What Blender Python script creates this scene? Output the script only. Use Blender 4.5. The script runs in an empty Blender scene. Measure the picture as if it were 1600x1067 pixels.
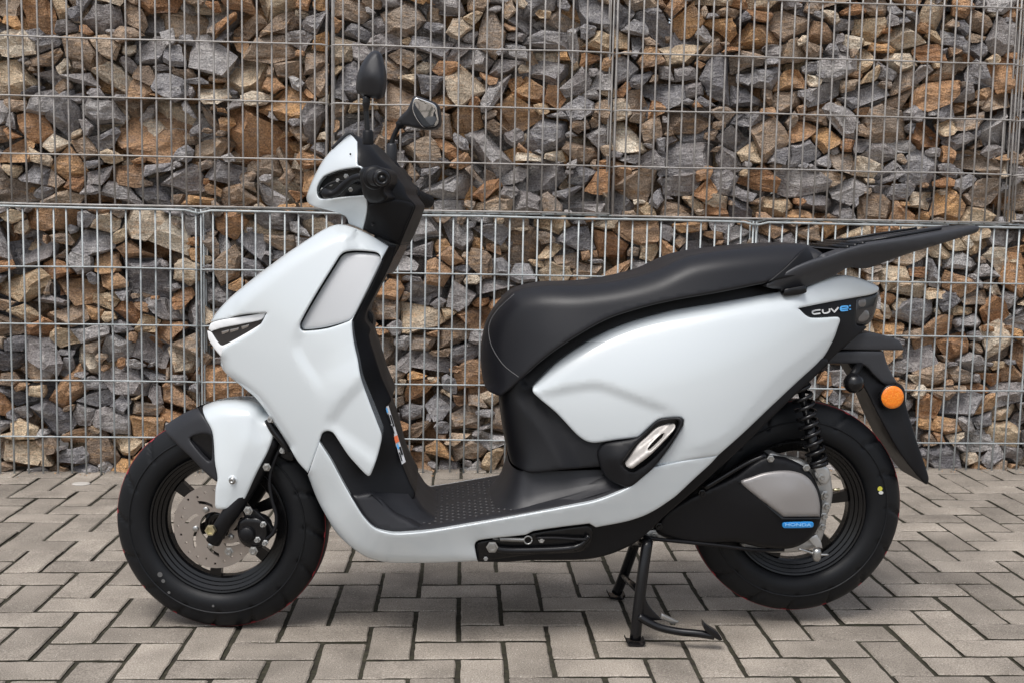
import bpy, bmesh, math, random
import numpy as np
from mathutils import Vector, Matrix, noise
from mathutils.geometry import delaunay_2d_cdt

random.seed(7)
rng = np.random.default_rng(11)
scene = bpy.context.scene
col = scene.collection
R_ = math.radians

# ------------------------------------------------------------------ camera
CAM = np.array([0.9051, -2.4289, 0.9263])
YAW, PITCH, ROLL, FOC = 0.0421, 0.1062, 0.0119, 1772.8
cyw, syw, cpt, spt = math.cos(YAW), math.sin(YAW), math.cos(PITCH), math.sin(PITCH)
FWD = np.array([syw * cpt, cyw * cpt, -spt])
R0 = np.array([cyw, -syw, 0.0])
U0 = np.cross(R0, FWD)
RGT = math.cos(ROLL) * R0 + math.sin(ROLL) * U0
UPV = -math.sin(ROLL) * R0 + math.cos(ROLL) * U0
cam_d = bpy.data.cameras.new('camera')
cam = bpy.data.objects.new('camera', cam_d)
col.objects.link(cam)
M = Matrix.Identity(4)
for i in range(3):
    M[i][0], M[i][1], M[i][2], M[i][3] = RGT[i], UPV[i], -FWD[i], CAM[i]
cam.matrix_world = M
cam_d.sensor_width = 36.0
cam_d.lens = FOC / 1600 * 36.0
cam_d.clip_start = 0.05
cam_d.clip_end = 500
scene.camera = cam

# ------------------------------------------------------------------ sky, sun, exposure
SUN_EL, SUN_AZ = R_(62), R_(208)          # azimuth clockwise from +Y: behind the camera, a little to its left
world = bpy.data.worlds.new('World')
scene.world = world
world.use_nodes = True
wn = world.node_tree
wn.nodes.clear()
sky = wn.nodes.new('ShaderNodeTexSky')
sky.sky_type = 'NISHITA'
sky.sun_disc = False
sky.sun_elevation = SUN_EL
sky.sun_rotation = SUN_AZ
sky.dust_density = 3.0
sky.air_density = 1.0
hs = wn.nodes.new('ShaderNodeHueSaturation')
hs.inputs['Saturation'].default_value = 0.45
bg = wn.nodes.new('ShaderNodeBackground')
bg.inputs['Strength'].default_value = 0.118
wo = wn.nodes.new('ShaderNodeOutputWorld')
wn.links.new(sky.outputs[0], hs.inputs['Color'])
wn.links.new(hs.outputs[0], bg.inputs['Color'])
wn.links.new(bg.outputs[0], wo.inputs['Surface'])
sun_d = bpy.data.lights.new('sun', 'SUN')
sun_d.energy = 1.4
sun_d.angle = R_(26)
sun_d.color = (1.0, 0.975, 0.945)
sun = bpy.data.objects.new('sun', sun_d)
col.objects.link(sun)
sdir = Vector((math.sin(SUN_AZ) * math.cos(SUN_EL), math.cos(SUN_AZ) * math.cos(SUN_EL), math.sin(SUN_EL)))
sun.rotation_euler = sdir.to_track_quat('Z', 'Y').to_euler()
sun.location = sdir * 20
scene.view_settings.view_transform = 'Standard'
scene.view_settings.look = 'None'
scene.view_settings.exposure = 0.54
scene.view_settings.gamma = 1.0

# ------------------------------------------------------------------ materials
def nodes_of(name):
    m = bpy.data.materials.new(name)
    m.use_nodes = True
    nt = m.node_tree
    return m, nt, nt.nodes['Principled BSDF']

def simple(name, colr, rough=0.5, metal=0.0, coat=0.0, bump=0.0, bscale=400.0, var=0.0, spec=0.5, vscale=6.0):
    m, nt, b = nodes_of(name)
    b.inputs['Base Color'].default_value = (*colr, 1)
    b.inputs['Roughness'].default_value = rough
    b.inputs['Metallic'].default_value = metal
    b.inputs['Specular IOR Level'].default_value = spec
    if coat:
        b.inputs['Coat Weight'].default_value = coat
        b.inputs['Coat Roughness'].default_value = 0.06
    tc = nt.nodes.new('ShaderNodeTexCoord')
    if bump:
        n = nt.nodes.new('ShaderNodeTexNoise')
        n.inputs['Scale'].default_value = bscale
        n.inputs['Detail'].default_value = 3
        bp = nt.nodes.new('ShaderNodeBump')
        bp.inputs['Strength'].default_value = bump
        bp.inputs['Distance'].default_value = 0.001
        nt.links.new(tc.outputs['Object'], n.inputs['Vector'])
        nt.links.new(n.outputs['Fac'], bp.inputs['Height'])
        nt.links.new(bp.outputs['Normal'], b.inputs['Normal'])
    if var:
        n2 = nt.nodes.new('ShaderNodeTexNoise')
        n2.inputs['Scale'].default_value = vscale
        n2.inputs['Detail'].default_value = 6
        n2.inputs['Roughness'].default_value = 0.65
        mr = nt.nodes.new('ShaderNodeMapRange')
        mr.inputs['From Min'].default_value = 0.3
        mr.inputs['From Max'].default_value = 0.7
        mr.inputs['To Min'].default_value = max(0.02, rough - var)
        mr.inputs['To Max'].default_value = min(1, rough + var)
        nt.links.new(tc.outputs['Object'], n2.inputs['Vector'])
        nt.links.new(n2.outputs['Fac'], mr.inputs['Value'])
        nt.links.new(mr.outputs['Result'], b.inputs['Roughness'])
    return m

MAT = {
    'white': simple('pearl_white_paint', (0.635, 0.68, 0.70), 0.18, 0.0, 1.0, var=0.04),
    'greylid': simple('silver_white_lid', (0.50, 0.51, 0.52), 0.42, 0.15, 0.2, bump=0.05, bscale=900),
    'black': simple('matte_black_plastic', (0.0055, 0.0055, 0.0068), 0.45, spec=0.27, bump=0.12, bscale=900, var=0.08),
    'charcoal': simple('grey_black_plastic', (0.019, 0.0193, 0.0225), 0.44, spec=0.38, bump=0.12, bscale=900, var=0.06),
    'seat': simple('seat_vinyl', (0.010, 0.010, 0.0125), 0.42, spec=0.38, bump=0.25, bscale=650, var=0.05),
    'gloss': simple('gloss_black', (0.006, 0.006, 0.007), 0.24, spec=0.40, var=0.05),
    'rubber': simple('tyre_rubber', (0.0065, 0.0072, 0.0088), 0.50, spec=0.27, bump=0.15, bscale=500, var=0.10, vscale=14),
    'rim': simple('black_rim_paint', (0.004, 0.004, 0.0045), 0.26, spec=0.45, var=0.06),
    'silver': simple('silver_motor_cover', (0.30, 0.285, 0.278), 0.36, 0.35, 0.2, bump=0.06, bscale=1200),
    'steel': simple('zinc_steel', (0.44, 0.44, 0.43), 0.34, 0.9, var=0.1, vscale=60),
    'alu': simple('cast_aluminium', (0.50, 0.50, 0.49), 0.45, 0.8, bump=0.2, bscale=500),
    'peg': simple('brushed_peg', (0.56, 0.53, 0.50), 0.50, 0.4, bump=0.1, bscale=500),
    'disc': simple('brake_disc_steel', (0.43, 0.385, 0.35), 0.36, 0.75, var=0.08, vscale=40),
    'gold': simple('zinc_yellow_bolt', (0.62, 0.56, 0.36), 0.3, 0.9),
    'red': simple('red_tread_line', (0.30, 0.025, 0.035), 0.6),
    'yellow': simple('yellow_paint_dot', (0.55, 0.52, 0.06), 0.6),
    'whitedot': simple('white_mark', (0.60, 0.60, 0.58), 0.6),
    'faintmark': simple('faint_mark', (0.10, 0.10, 0.10), 0.6),
    'blue': simple('blue_badge', (0.03, 0.33, 0.82), 0.3, coat=0.5),
    'skyblue': simple('light_blue_letter', (0.10, 0.42, 0.85), 0.35),
    'badgetext': simple('pale_blue_letter', (0.22, 0.50, 0.85), 0.4),
    'letter': simple('silver_letter', (0.62, 0.62, 0.62), 0.4),
    'orange': simple('orange_print', (0.75, 0.16, 0.05), 0.5),
    'label': simple('label_white', (0.55, 0.56, 0.58), 0.5),
    'stitch': simple('grey_thread', (0.22, 0.22, 0.22), 0.8),
    'drl': simple('light_pipe', (0.88, 0.89, 0.90), 0.35, coat=0.4),
    'lens': simple('dark_headlight_glass', (0.030, 0.027, 0.027), 0.05, spec=0.5),
    'tail': simple('smoked_tail_lens', (0.028, 0.028, 0.030), 0.07, spec=0.5),
    'taillite': simple('clear_bulb_cover', (0.12, 0.11, 0.105), 0.12, coat=0.8),
    'mirror': simple('mirror_glass', (0.75, 0.76, 0.77), 0.03, 1.0),
    'rack': simple('rack_grey_plastic', (0.036, 0.0375, 0.043), 0.46, spec=0.45, bump=0.12, bscale=900, var=0.06),
    'stud': simple('worn_plastic_stud', (0.055, 0.054, 0.054), 0.45),
    'chrome': simple('lamp_reflector', (0.45, 0.42, 0.40), 0.2, 0.9),
    'gum': simple('pale_disc', (0.50, 0.47, 0.43), 0.7),
}

def amber():
    m, nt, b = nodes_of('amber_reflector')
    b.inputs['Base Color'].default_value = (0.90, 0.22, 0.01, 1)
    b.inputs['Roughness'].default_value = 0.18
    b.inputs['Coat Weight'].default_value = 0.6
    tc = nt.nodes.new('ShaderNodeTexCoord')
    v = nt.nodes.new('ShaderNodeTexVoronoi')
    v.inputs['Scale'].default_value = 260
    bp = nt.nodes.new('ShaderNodeBump')
    bp.inputs['Strength'].default_value = 0.6
    bp.inputs['Distance'].default_value = 0.001
    nt.links.new(tc.outputs['Object'], v.inputs['Vector'])
    nt.links.new(v.outputs['Distance'], bp.inputs['Height'])
    nt.links.new(bp.outputs['Normal'], b.inputs['Normal'])
    mx = nt.nodes.new('ShaderNodeValToRGB')
    mx.color_ramp.elements[0].color = (1.0, 0.36, 0.03, 1)
    mx.color_ramp.elements[1].color = (0.92, 0.22, 0.01, 1)
    mx.color_ramp.elements[1].position = 0.6
    nt.links.new(v.outputs['Distance'], mx.inputs['Fac'])
    nt.links.new(mx.outputs['Color'], b.inputs['Base Color'])
    return m
MAT['amber'] = amber()

def rocky(name, cols, streak, rough=0.85):
    """broken stone: base tones picked per stone, rusty or pale veining, layered relief"""
    m, nt, b = nodes_of(name)
    L = nt.links.new
    oi = nt.nodes.new('ShaderNodeObjectInfo')
    tc = nt.nodes.new('ShaderNodeTexCoord')
    add = nt.nodes.new('ShaderNodeVectorMath'); add.operation = 'ADD'
    rv = nt.nodes.new('ShaderNodeVectorMath'); rv.operation = 'SCALE'
    rv.inputs['Scale'].default_value = 37.0
    cmb = nt.nodes.new('ShaderNodeCombineXYZ')
    for k in range(3): L(oi.outputs['Random'], cmb.inputs[k])
    L(cmb.outputs[0], rv.inputs[0])
    L(tc.outputs['Object'], add.inputs[0]); L(rv.outputs[0], add.inputs[1])
    wn_ = nt.nodes.new('ShaderNodeTexWhiteNoise'); wn_.noise_dimensions = '1D'
    L(oi.outputs['Random'], wn_.inputs['W'])
    ramp = nt.nodes.new('ShaderNodeValToRGB')
    e = ramp.color_ramp.elements
    e[0].color = (*cols[0], 1); e[0].position = 0
    e[1].color = (*cols[-1], 1); e[1].position = 1
    for i, c in enumerate(cols[1:-1]):
        k = e.new((i + 1) / (len(cols) - 1)); k.color = (*c, 1)
    big = nt.nodes.new('ShaderNodeTexNoise')
    big.inputs['Scale'].default_value = 9; big.inputs['Detail'].default_value = 4
    L(add.outputs[0], big.inputs['Vector'])
    mixf = nt.nodes.new('ShaderNodeMath'); mixf.operation = 'MULTIPLY_ADD'
    mixf.inputs[1].default_value = 0.9; mixf.inputs[2].default_value = -0.45
    L(big.outputs['Fac'], mixf.inputs[0])
    sm = nt.nodes.new('ShaderNodeMath'); sm.operation = 'ADD'; sm.use_clamp = True
    L(mixf.outputs[0], sm.inputs[0]); L(wn_.outputs['Value'], sm.inputs[1])
    L(sm.outputs[0], ramp.inputs['Fac'])
    # rust / pale veins
    mp = nt.nodes.new('ShaderNodeMapping')
    mp.inputs['Scale'].default_value = (18, 18, 70)
    rotc = nt.nodes.new('ShaderNodeVectorMath'); rotc.operation = 'SCALE'; rotc.inputs['Scale'].default_value = 3.0
    L(cmb.outputs[0], rotc.inputs[0]); L(rotc.outputs[0], mp.inputs['Rotation'])
    L(add.outputs[0], mp.inputs['Vector'])
    vein = nt.nodes.new('ShaderNodeTexNoise')
    vein.inputs['Scale'].default_value = 1.0; vein.inputs['Detail'].default_value = 7; vein.inputs['Roughness'].default_value = 0.65
    L(mp.outputs[0], vein.inputs['Vector'])
    vr = nt.nodes.new('ShaderNodeValToRGB')
    vr.color_ramp.elements[0].position = 0.50; vr.color_ramp.elements[1].position = 0.68
    vr.color_ramp.elements[0].color = (0, 0, 0, 1); vr.color_ramp.elements[1].color = (1, 1, 1, 1)
    L(vein.outputs['Fac'], vr.inputs['Fac'])
    mixc = nt.nodes.new('ShaderNodeMix'); mixc.data_type = 'RGBA'
    sc = nt.nodes.new('ShaderNodeMath'); sc.operation = 'MULTIPLY'; sc.inputs[1].default_value = 0.55
    L(vr.outputs['Color'], sc.inputs[0]); L(sc.outputs[0], mixc.inputs['Factor'])
    L(ramp.outputs['Color'], mixc.inputs['A']); mixc.inputs['B'].default_value = (*streak, 1)
    fine = nt.nodes.new('ShaderNodeTexNoise'); fine.inputs['Scale'].default_value = 160; fine.inputs['Detail'].default_value = 4
    L(add.outputs[0], fine.inputs['Vector'])
    fm = nt.nodes.new('ShaderNodeMapRange'); fm.inputs['To Min'].default_value = 0.58; fm.inputs['To Max'].default_value = 1.75
    fm.inputs['From Min'].default_value = 0.25; fm.inputs['From Max'].default_value = 0.75
    L(fine.outputs['Fac'], fm.inputs['Value'])
    mul = nt.nodes.new('ShaderNodeVectorMath'); mul.operation = 'SCALE'
    mul.inputs['Scale'].default_value = 1.0
    L(mixc.outputs['Result'], mul.inputs[0]); L(fm.outputs['Result'], mul.inputs['Scale'])
    L(mul.outputs[0], b.inputs['Base Color'])
    hb = nt.nodes.new('ShaderNodeMath'); hb.operation = 'MULTIPLY_ADD'; hb.inputs[1].default_value = 2.2
    L(vein.outputs['Fac'], hb.inputs[0]); L(fine.outputs['Fac'], hb.inputs[2])
    bp = nt.nodes.new('ShaderNodeBump'); bp.inputs['Strength'].default_value = 1.0; bp.inputs['Distance'].default_value = 0.008
    L(hb.outputs[0], bp.inputs['Height']); L(bp.outputs['Normal'], b.inputs['Normal'])
    b.inputs['Roughness'].default_value = rough
    b.inputs['Specular IOR Level'].default_value = 0.35
    return m
STONE_MATS = [
    rocky('slate_grey_stone', [(0.17, 0.162, 0.170), (0.31, 0.298, 0.303), (0.27, 0.243, 0.235), (0.44, 0.42, 0.41)], (0.60, 0.57, 0.54), 0.55),
    rocky('brown_grey_stone', [(0.22, 0.165, 0.125), (0.38, 0.285, 0.21), (0.30, 0.25, 0.21), (0.46, 0.355, 0.26)], (0.55, 0.34, 0.18)),
    rocky('rust_brown_stone', [(0.33, 0.175, 0.09), (0.48, 0.275, 0.145), (0.38, 0.25, 0.16), (0.58, 0.34, 0.16)], (0.26, 0.20, 0.17)),
    rocky('tan_stone', [(0.48, 0.36, 0.235), (0.62, 0.49, 0.34), (0.50, 0.41, 0.31), (0.76, 0.67, 0.54)], (0.48, 0.27, 0.13)),
]

def paver_mat(name, pattern=False):
    m, nt, b = nodes_of(name)
    L = nt.links.new
    oi = nt.nodes.new('ShaderNodeObjectInfo')
    geo = nt.nodes.new('ShaderNodeNewGeometry')
    fine = nt.nodes.new('ShaderNodeTexNoise'); fine.inputs['Scale'].default_value = 330; fine.inputs['Detail'].default_value = 3
    L(geo.outputs['Position'], fine.inputs['Vector'])
    big = nt.nodes.new('ShaderNodeTexNoise'); big.inputs['Scale'].default_value = 7; big.inputs['Detail'].default_value = 6
    L(geo.outputs['Position'], big.inputs['Vector'])
    r1 = nt.nodes.new('ShaderNodeValToRGB')
    e = r1.color_ramp.elements
    e[0].position = 0.25; e[0].color = (0.158, 0.133, 0.109, 1)
    e[1].position = 0.75; e[1].color = (0.445, 0.396, 0.336, 1)
    k = e.new(0.5); k.color = (0.306, 0.268, 0.226, 1)
    L(fine.outputs['Fac'], r1.inputs['Fac'])
    mr = nt.nodes.new('ShaderNodeMapRange'); mr.inputs['From Min'].default_value = 0.3; mr.inputs['From Max'].default_value = 0.7
    mr.inputs['To Min'].default_value = 0.74; mr.inputs['To Max'].default_value = 1.22
    L(big.outputs['Fac'], mr.inputs['Value'])
    orr = nt.nodes.new('ShaderNodeMapRange'); orr.inputs['To Min'].default_value = 0.80; orr.inputs['To Max'].default_value = 1.18
    L(oi.outputs['Random'], orr.inputs['Value'])
    mm = nt.nodes.new('ShaderNodeMath'); mm.operation = 'MULTIPLY'
    L(mr.outputs[0], mm.inputs[0]); L(orr.outputs[0], mm.inputs[1])
    mul = nt.nodes.new('ShaderNodeVectorMath'); mul.operation = 'SCALE'
    L(r1.outputs['Color'], mul.inputs[0]); L(mm.outputs[0], mul.inputs['Scale'])
    # scattered dark and white grains
    vo = nt.nodes.new('ShaderNodeTexVoronoi'); vo.inputs['Scale'].default_value = 150
    L(geo.outputs['Position'], vo.inputs['Vector'])
    gr = nt.nodes.new('ShaderNodeValToRGB')
    gr.color_ramp.elements[0].position = 0.10; gr.color_ramp.elements[0].color = (1, 1, 1, 1)
    gr.color_ramp.elements[1].position = 0.22; gr.color_ramp.elements[1].color = (0, 0, 0, 1)
    L(vo.outputs['Distance'], gr.inputs['Fac'])
    gsel = nt.nodes.new('ShaderNodeMath'); gsel.operation = 'GREATER_THAN'; gsel.inputs[1].default_value = 0.72
    sepc = nt.nodes.new('ShaderNodeSeparateColor')
    L(vo.outputs['Color'], sepc.inputs['Color']); L(sepc.outputs[0], gsel.inputs[0])
    gm = nt.nodes.new('ShaderNodeMath'); gm.operation = 'MULTIPLY'
    L(gr.outputs['Color'], gm.inputs[0]); L(gsel.outputs[0], gm.inputs[1])
    gcol = nt.nodes.new('ShaderNodeMix'); gcol.data_type = 'RGBA'
    gcol.inputs['A'].default_value = (0.12, 0.10, 0.085, 1); gcol.inputs['B'].default_value = (0.62, 0.58, 0.52, 1)
    rsel = nt.nodes.new('ShaderNodeMath'); rsel.operation = 'GREATER_THAN'; rsel.inputs[1].default_value = 0.5
    L(sepc.outputs[1], rsel.inputs[0]); L(rsel.outputs[0], gcol.inputs['Factor'])
    gmix = nt.nodes.new('ShaderNodeMix'); gmix.data_type = 'RGBA'
    L(gm.outputs[0], gmix.inputs['Factor']); L(mul.outputs[0], gmix.inputs['A']); L(gcol.outputs['Result'], gmix.inputs['B'])
    L(gmix.outputs['Result'], b.inputs['Base Color'])
    bp = nt.nodes.new('ShaderNodeBump'); bp.inputs['Strength'].default_value = 0.7; bp.inputs['Distance'].default_value = 0.002
    L(fine.outputs['Fac'], bp.inputs['Height']); L(bp.outputs['Normal'], b.inputs['Normal'])
    b.inputs['Roughness'].default_value = 0.9
    b.inputs['Specular IOR Level'].default_value = 0.25
    return m
MAT['paver'] = paver_mat('concrete_paver')

def soil():
    m, nt, b = nodes_of('joint_soil')
    L = nt.links.new
    geo = nt.nodes.new('ShaderNodeNewGeometry')
    n = nt.nodes.new('ShaderNodeTexNoise'); n.inputs['Scale'].default_value = 60; n.inputs['Detail'].default_value = 6
    L(geo.outputs['Position'], n.inputs['Vector'])
    r = nt.nodes.new('ShaderNodeValToRGB')
    e = r.color_ramp.elements
    e[0].position = 0.3; e[0].color = (0.020, 0.015, 0.011, 1)
    e[1].position = 0.75; e[1].color = (0.075, 0.058, 0.044, 1)
    k = e.new(0.62); k.color = (0.038, 0.036, 0.020, 1)
    L(n.outputs['Fac'], r.inputs['Fac']); L(r.outputs['Color'], b.inputs['Base Color'])
    bp = nt.nodes.new('ShaderNodeBump'); bp.inputs['Strength'].default_value = 0.8; bp.inputs['Distance'].default_value = 0.006
    L(n.outputs['Fac'], bp.inputs['Height']); L(bp.outputs['Normal'], b.inputs['Normal'])
    b.inputs['Roughness'].default_value = 0.95
    return m
MAT['soil'] = soil()
def wire_mat(name, c0, c1):
    m, nt, b = nodes_of(name)
    L = nt.links.new
    tc = nt.nodes.new('ShaderNodeNewGeometry')
    n = nt.nodes.new('ShaderNodeTexNoise'); n.inputs['Scale'].default_value = 25; n.inputs['Detail'].default_value = 6
    L(tc.outputs['Position'], n.inputs['Vector'])
    r = nt.nodes.new('ShaderNodeValToRGB')
    r.color_ramp.elements[0].position = 0.3; r.color_ramp.elements[0].color = (*c0, 1)
    r.color_ramp.elements[1].position = 0.7; r.color_ramp.elements[1].color = (*c1, 1)
    L(n.outputs['Fac'], r.inputs['Fac']); L(r.outputs['Color'], b.inputs['Base Color'])
    b.inputs['Metallic'].default_value = 0.25
    b.inputs['Roughness'].default_value = 0.52
    return m
MAT['wire_new'] = wire_mat('galvanised_wire', (0.31, 0.335, 0.34), (0.48, 0.51, 0.515))
MAT['wire_old'] = wire_mat('weathered_galvanised_wire', (0.29, 0.27, 0.25), (0.46, 0.44, 0.42))

# ------------------------------------------------------------------ object helpers
def link(o, parent=None):
    col.objects.link(o)
    if parent is not None:
        o.parent = parent
    return o

def empty(name, loc=(0, 0, 0), rot=(0, 0, 0), parent=None):
    o = bpy.data.objects.new(name, None)
    o.location = loc
    o.rotation_euler = rot
    o.empty_display_size = 0.1
    return link(o, parent)

def meshobj(name, V, F, mats, parent=None, smooth=False, mi=None):
    me = bpy.data.meshes.new(name)
    me.from_pydata([tuple(map(float, v)) for v in V], [], [tuple(map(int, f)) for f in F])
    if not isinstance(mats, (list, tuple)):
        mats = [mats]
    for m in mats:
        me.materials.append(m)
    if mi is not None:
        me.polygons.foreach_set('material_index', np.asarray(mi, dtype=np.int32))
    me.polygons.foreach_set('use_smooth', np.full(len(me.polygons), bool(smooth)))
    me.update()
    return link(bpy.data.objects.new(name, me), parent)

def tag(o, label, cat=None, group=None, kind=None):
    if label: o['label'] = label
    if cat: o['category'] = cat
    if group: o['group'] = group
    if kind: o['kind'] = kind
    return o

def project(P):
    d = np.asarray(P, float) - CAM
    w = d @ FWD
    return 800 + FOC * (d @ RGT) / w, 533.5 - FOC * (d @ UPV) / w

def tube_geo(pts, rad, n=8, cap=True, closed=False):
    """sweep a circle along points; rad may be a list"""
    P = [Vector(p) for p in pts]
    k = len(P)
    rads = rad if isinstance(rad, (list, tuple)) else [rad] * k
    V, F = [], []
    prev = None
    for i in range(k):
        if i == 0: t = P[1] - P[0]
        elif i == k - 1: t = P[-1] - P[-2]
        else: t = (P[i + 1] - P[i - 1])
        t.normalize()
        if prev is None:
            a = Vector((0, 0, 1)) if abs(t.z) < 0.9 else Vector((1, 0, 0))
            nrm = t.cross(a).normalized()
        else:
            nrm = (prev - t * prev.dot(t)).normalized()
        prev = nrm
        bn = t.cross(nrm)
        for j in range(n):
            a = 2 * math.pi * j / n
            V.append(P[i] + (nrm * math.cos(a) + bn * math.sin(a)) * rads[i])
    for i in range(k - 1):
        for j in range(n):
            a, b2 = i * n + j, i * n + (j + 1) % n
            F.append((a, b2, b2 + n, a + n))
    if cap:
        F.append(tuple(range(n - 1, -1, -1)))
        F.append(tuple((k - 1) * n + j for j in range(n)))
    return V, F

def catmull(pts, per=6):
    P = [np.array(p, float) for p in pts]
    out = []
    for i in range(len(P) - 1):
        p0 = P[i - 1] if i > 0 else 2 * P[0] - P[1]
        p1, p2 = P[i], P[i + 1]
        p3 = P[i + 2] if i + 2 < len(P) else 2 * P[-1] - P[-2]
        for s in range(per):
            t = s / per
            out.append(0.5 * (2 * p1 + (p2 - p0) * t + (2 * p0 - 5 * p1 + 4 * p2 - p3) * t * t + (3 * p1 - p0 - 3 * p2 + p3) * t ** 3))
    out.append(P[-1])
    return out

class Geo:
    def __init__(s): s.V, s.F, s.M = [], [], []
    def add(s, V, F, m=0):
        o = len(s.V)
        s.V.extend(V)
        for f in F:
            s.F.append(tuple(i + o for i in f)); s.M.append(m)
    def box(s, c, d, m=0, rot=None):
        V = []
        for x in (-1, 1):
            for y in (-1, 1):
                for z in (-1, 1):
                    v = Vector((x * d[0] / 2, y * d[1] / 2, z * d[2] / 2))
                    if rot is not None: v = rot @ v
                    V.append(v + Vector(c))
        s.add(V, [(0, 1, 3, 2), (4, 6, 7, 5), (0, 4, 5, 1), (2, 3, 7, 6), (0, 2, 6, 4), (1, 5, 7, 3)], m)
    def obj(s, name, mats, parent=None, smooth=False):
        return meshobj(name, s.V, s.F, mats, parent, smooth, s.M)

# ------------------------------------------------------------------ ground: herringbone paving
MOD = 0.0996
ground = meshobj('ground', [(-60, -60, -0.0055), (60, -60, -0.0055), (60, 60, -0.0055), (-60, 60, -0.0055)], [(0, 1, 2, 3)], MAT['soil'])
tag(ground, 'paved ground of grey concrete blocks in herringbone pattern', kind='structure')

def paver_mesh(seed, lx, ly):
    r = random.Random(seed)
    ch, hz = 0.0022, 0.0
    V, F = [], []
    # outline with worn, slightly wavy edges
    ring = []
    nx, ny = 7, 4
    for i in range(nx): ring.append((-lx / 2 + lx * i / nx, -ly / 2))
    for i in range(ny): ring.append((lx / 2, -ly / 2 + ly * i / ny))
    for i in range(nx): ring.append((lx / 2 - lx * i / nx, ly / 2))
    for i in range(ny): ring.append((-lx / 2, ly / 2 - ly * i / ny))
    n = len(ring)
    jit = [(r.uniform(-.0011, .0011), r.uniform(-.0011, .0011)) for _ in ring]
    outer = [(x + a, y + b) for (x, y), (a, b) in zip(ring, jit)]
    for x, y in outer: V.append((x, y, -0.05))
    for x, y in outer: V.append((x, y, -ch - r.uniform(0, .0015)))
    for x, y in outer:
        k = ch + r.uniform(0, .0015)
        V.append((x * (1 - 2 * k / lx), y * (1 - 2 * k / ly), r.uniform(-.0004, .0002)))
    for i in range(n):
        j = (i + 1) % n
        F.append((i, j, n + j, n + i)); F.append((n + i, n + j, 2 * n + j, 2 * n + i))
    F.append(tuple(range(2 * n, 3 * n)))
    return V, F
def paver_mi(F): return [0 if len(f) > 4 or min(f) >= 22 else 1 for f in F]
GAP = 0.0104
PV = [paver_mesh(50 + i, 2 * MOD - GAP, MOD - GAP) for i in range(6)]
PVM = []
for i, (V, F) in enumerate(PV):
    me = bpy.data.meshes.new('paver')
    me.from_pydata(V, [], F)
    me.materials.append(MAT['paver'])
    me.materials.append(MAT['soil'])
    me.polygons.foreach_set('material_index', paver_mi(F))
    PVM.append(me)
bricks = []
for r in range(-30, 19):
    for c in range(-34, 58):
        k = (c - r) % 4
        if k == 1: bricks.append(((c + 1) * MOD, (r + .5) * MOD, 0))
        elif k == 0: bricks.append(((c + .5) * MOD, (r + 1) * MOD, 1))
def vis_area(x, y):
    px, py = project((x, y, 0))
    dep = (np.array((x, y, 0)) - CAM) @ FWD
    if dep < 0.3 or not (-40 < px < 1640 and py < 1110): return 0
    return 1 / dep ** 3
ranked = sorted(bricks, key=lambda q: -vis_area(q[0], q[1]) if q[1] < 1.78 else 0)
far = Geo()
for i, (x, y, v) in enumerate(ranked):
    rz = (math.pi / 2 if v else 0) + random.choice((0, math.pi)) + random.gauss(0, .006)
    x += random.gauss(0, .0007); y += random.gauss(0, .0007)
    z = random.gauss(0, .0009)
    tx, ty = random.gauss(0, .004), random.gauss(0, .006)
    if i < 300 and vis_area(x, y) > 0:
        o = bpy.data.objects.new('paver', PVM[i % 6])
        o.location = (x, y, z)
        o.rotation_euler = (tx, ty, rz)
        link(o, ground)
    else:
        V, F = PV[i % 6]
        mt = Matrix.Translation((x, y, z)) @ Matrix.Rotation(rz, 4, 'Z') @ Matrix.Rotation(ty, 4, 'Y')
        far.add([mt @ Vector(q) for q in V], F); far.M[-len(F):] = paver_mi(F)
tag(far.obj('paver_field', [MAT['paver'], MAT['soil']], ground), None, kind='stuff')
# beyond the laid blocks: a plain concrete yard
yard = []
YX0, YX1, YY0, YY1 = -3.5, 5.8, -3.05, 1.9
for a, b2, c, d in ((-60, YX0, -60, 60), (YX1, 60, -60, 60), (YX0, YX1, -60, YY0), (YX0, YX1, YY1, 60)):
    k = len(yard)
    yard += [(a, c, -.003), (b2, c, -.003), (b2, d, -.003), (a, d, -.003)]
tag(meshobj('yard', yard, [tuple(range(i, i + 4)) for i in range(0, 16, 4)], MAT['paver']), 'concrete yard beyond the laid blocks', kind='structure')
# ------------------------------------------------------------------ gabion wall
WSL = 0.0296
WANG = math.atan(WSL)
def wall_y(X): return 1.7034 + WSL * (X - 1)

def hull2(P):
    P = sorted(set(map(tuple, P)))
    def half(pts):
        h = []
        for p in pts:
            while len(h) >= 2 and (h[-1][0]-h[-2][0])*(p[1]-h[-2][1]) - (h[-1][1]-h[-2][1])*(p[0]-h[-2][0]) <= 0: h.pop()
            h.append(p)
        return h
    a, b = half(P), half(P[::-1])
    return a[:-1] + b[:-1]

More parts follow.
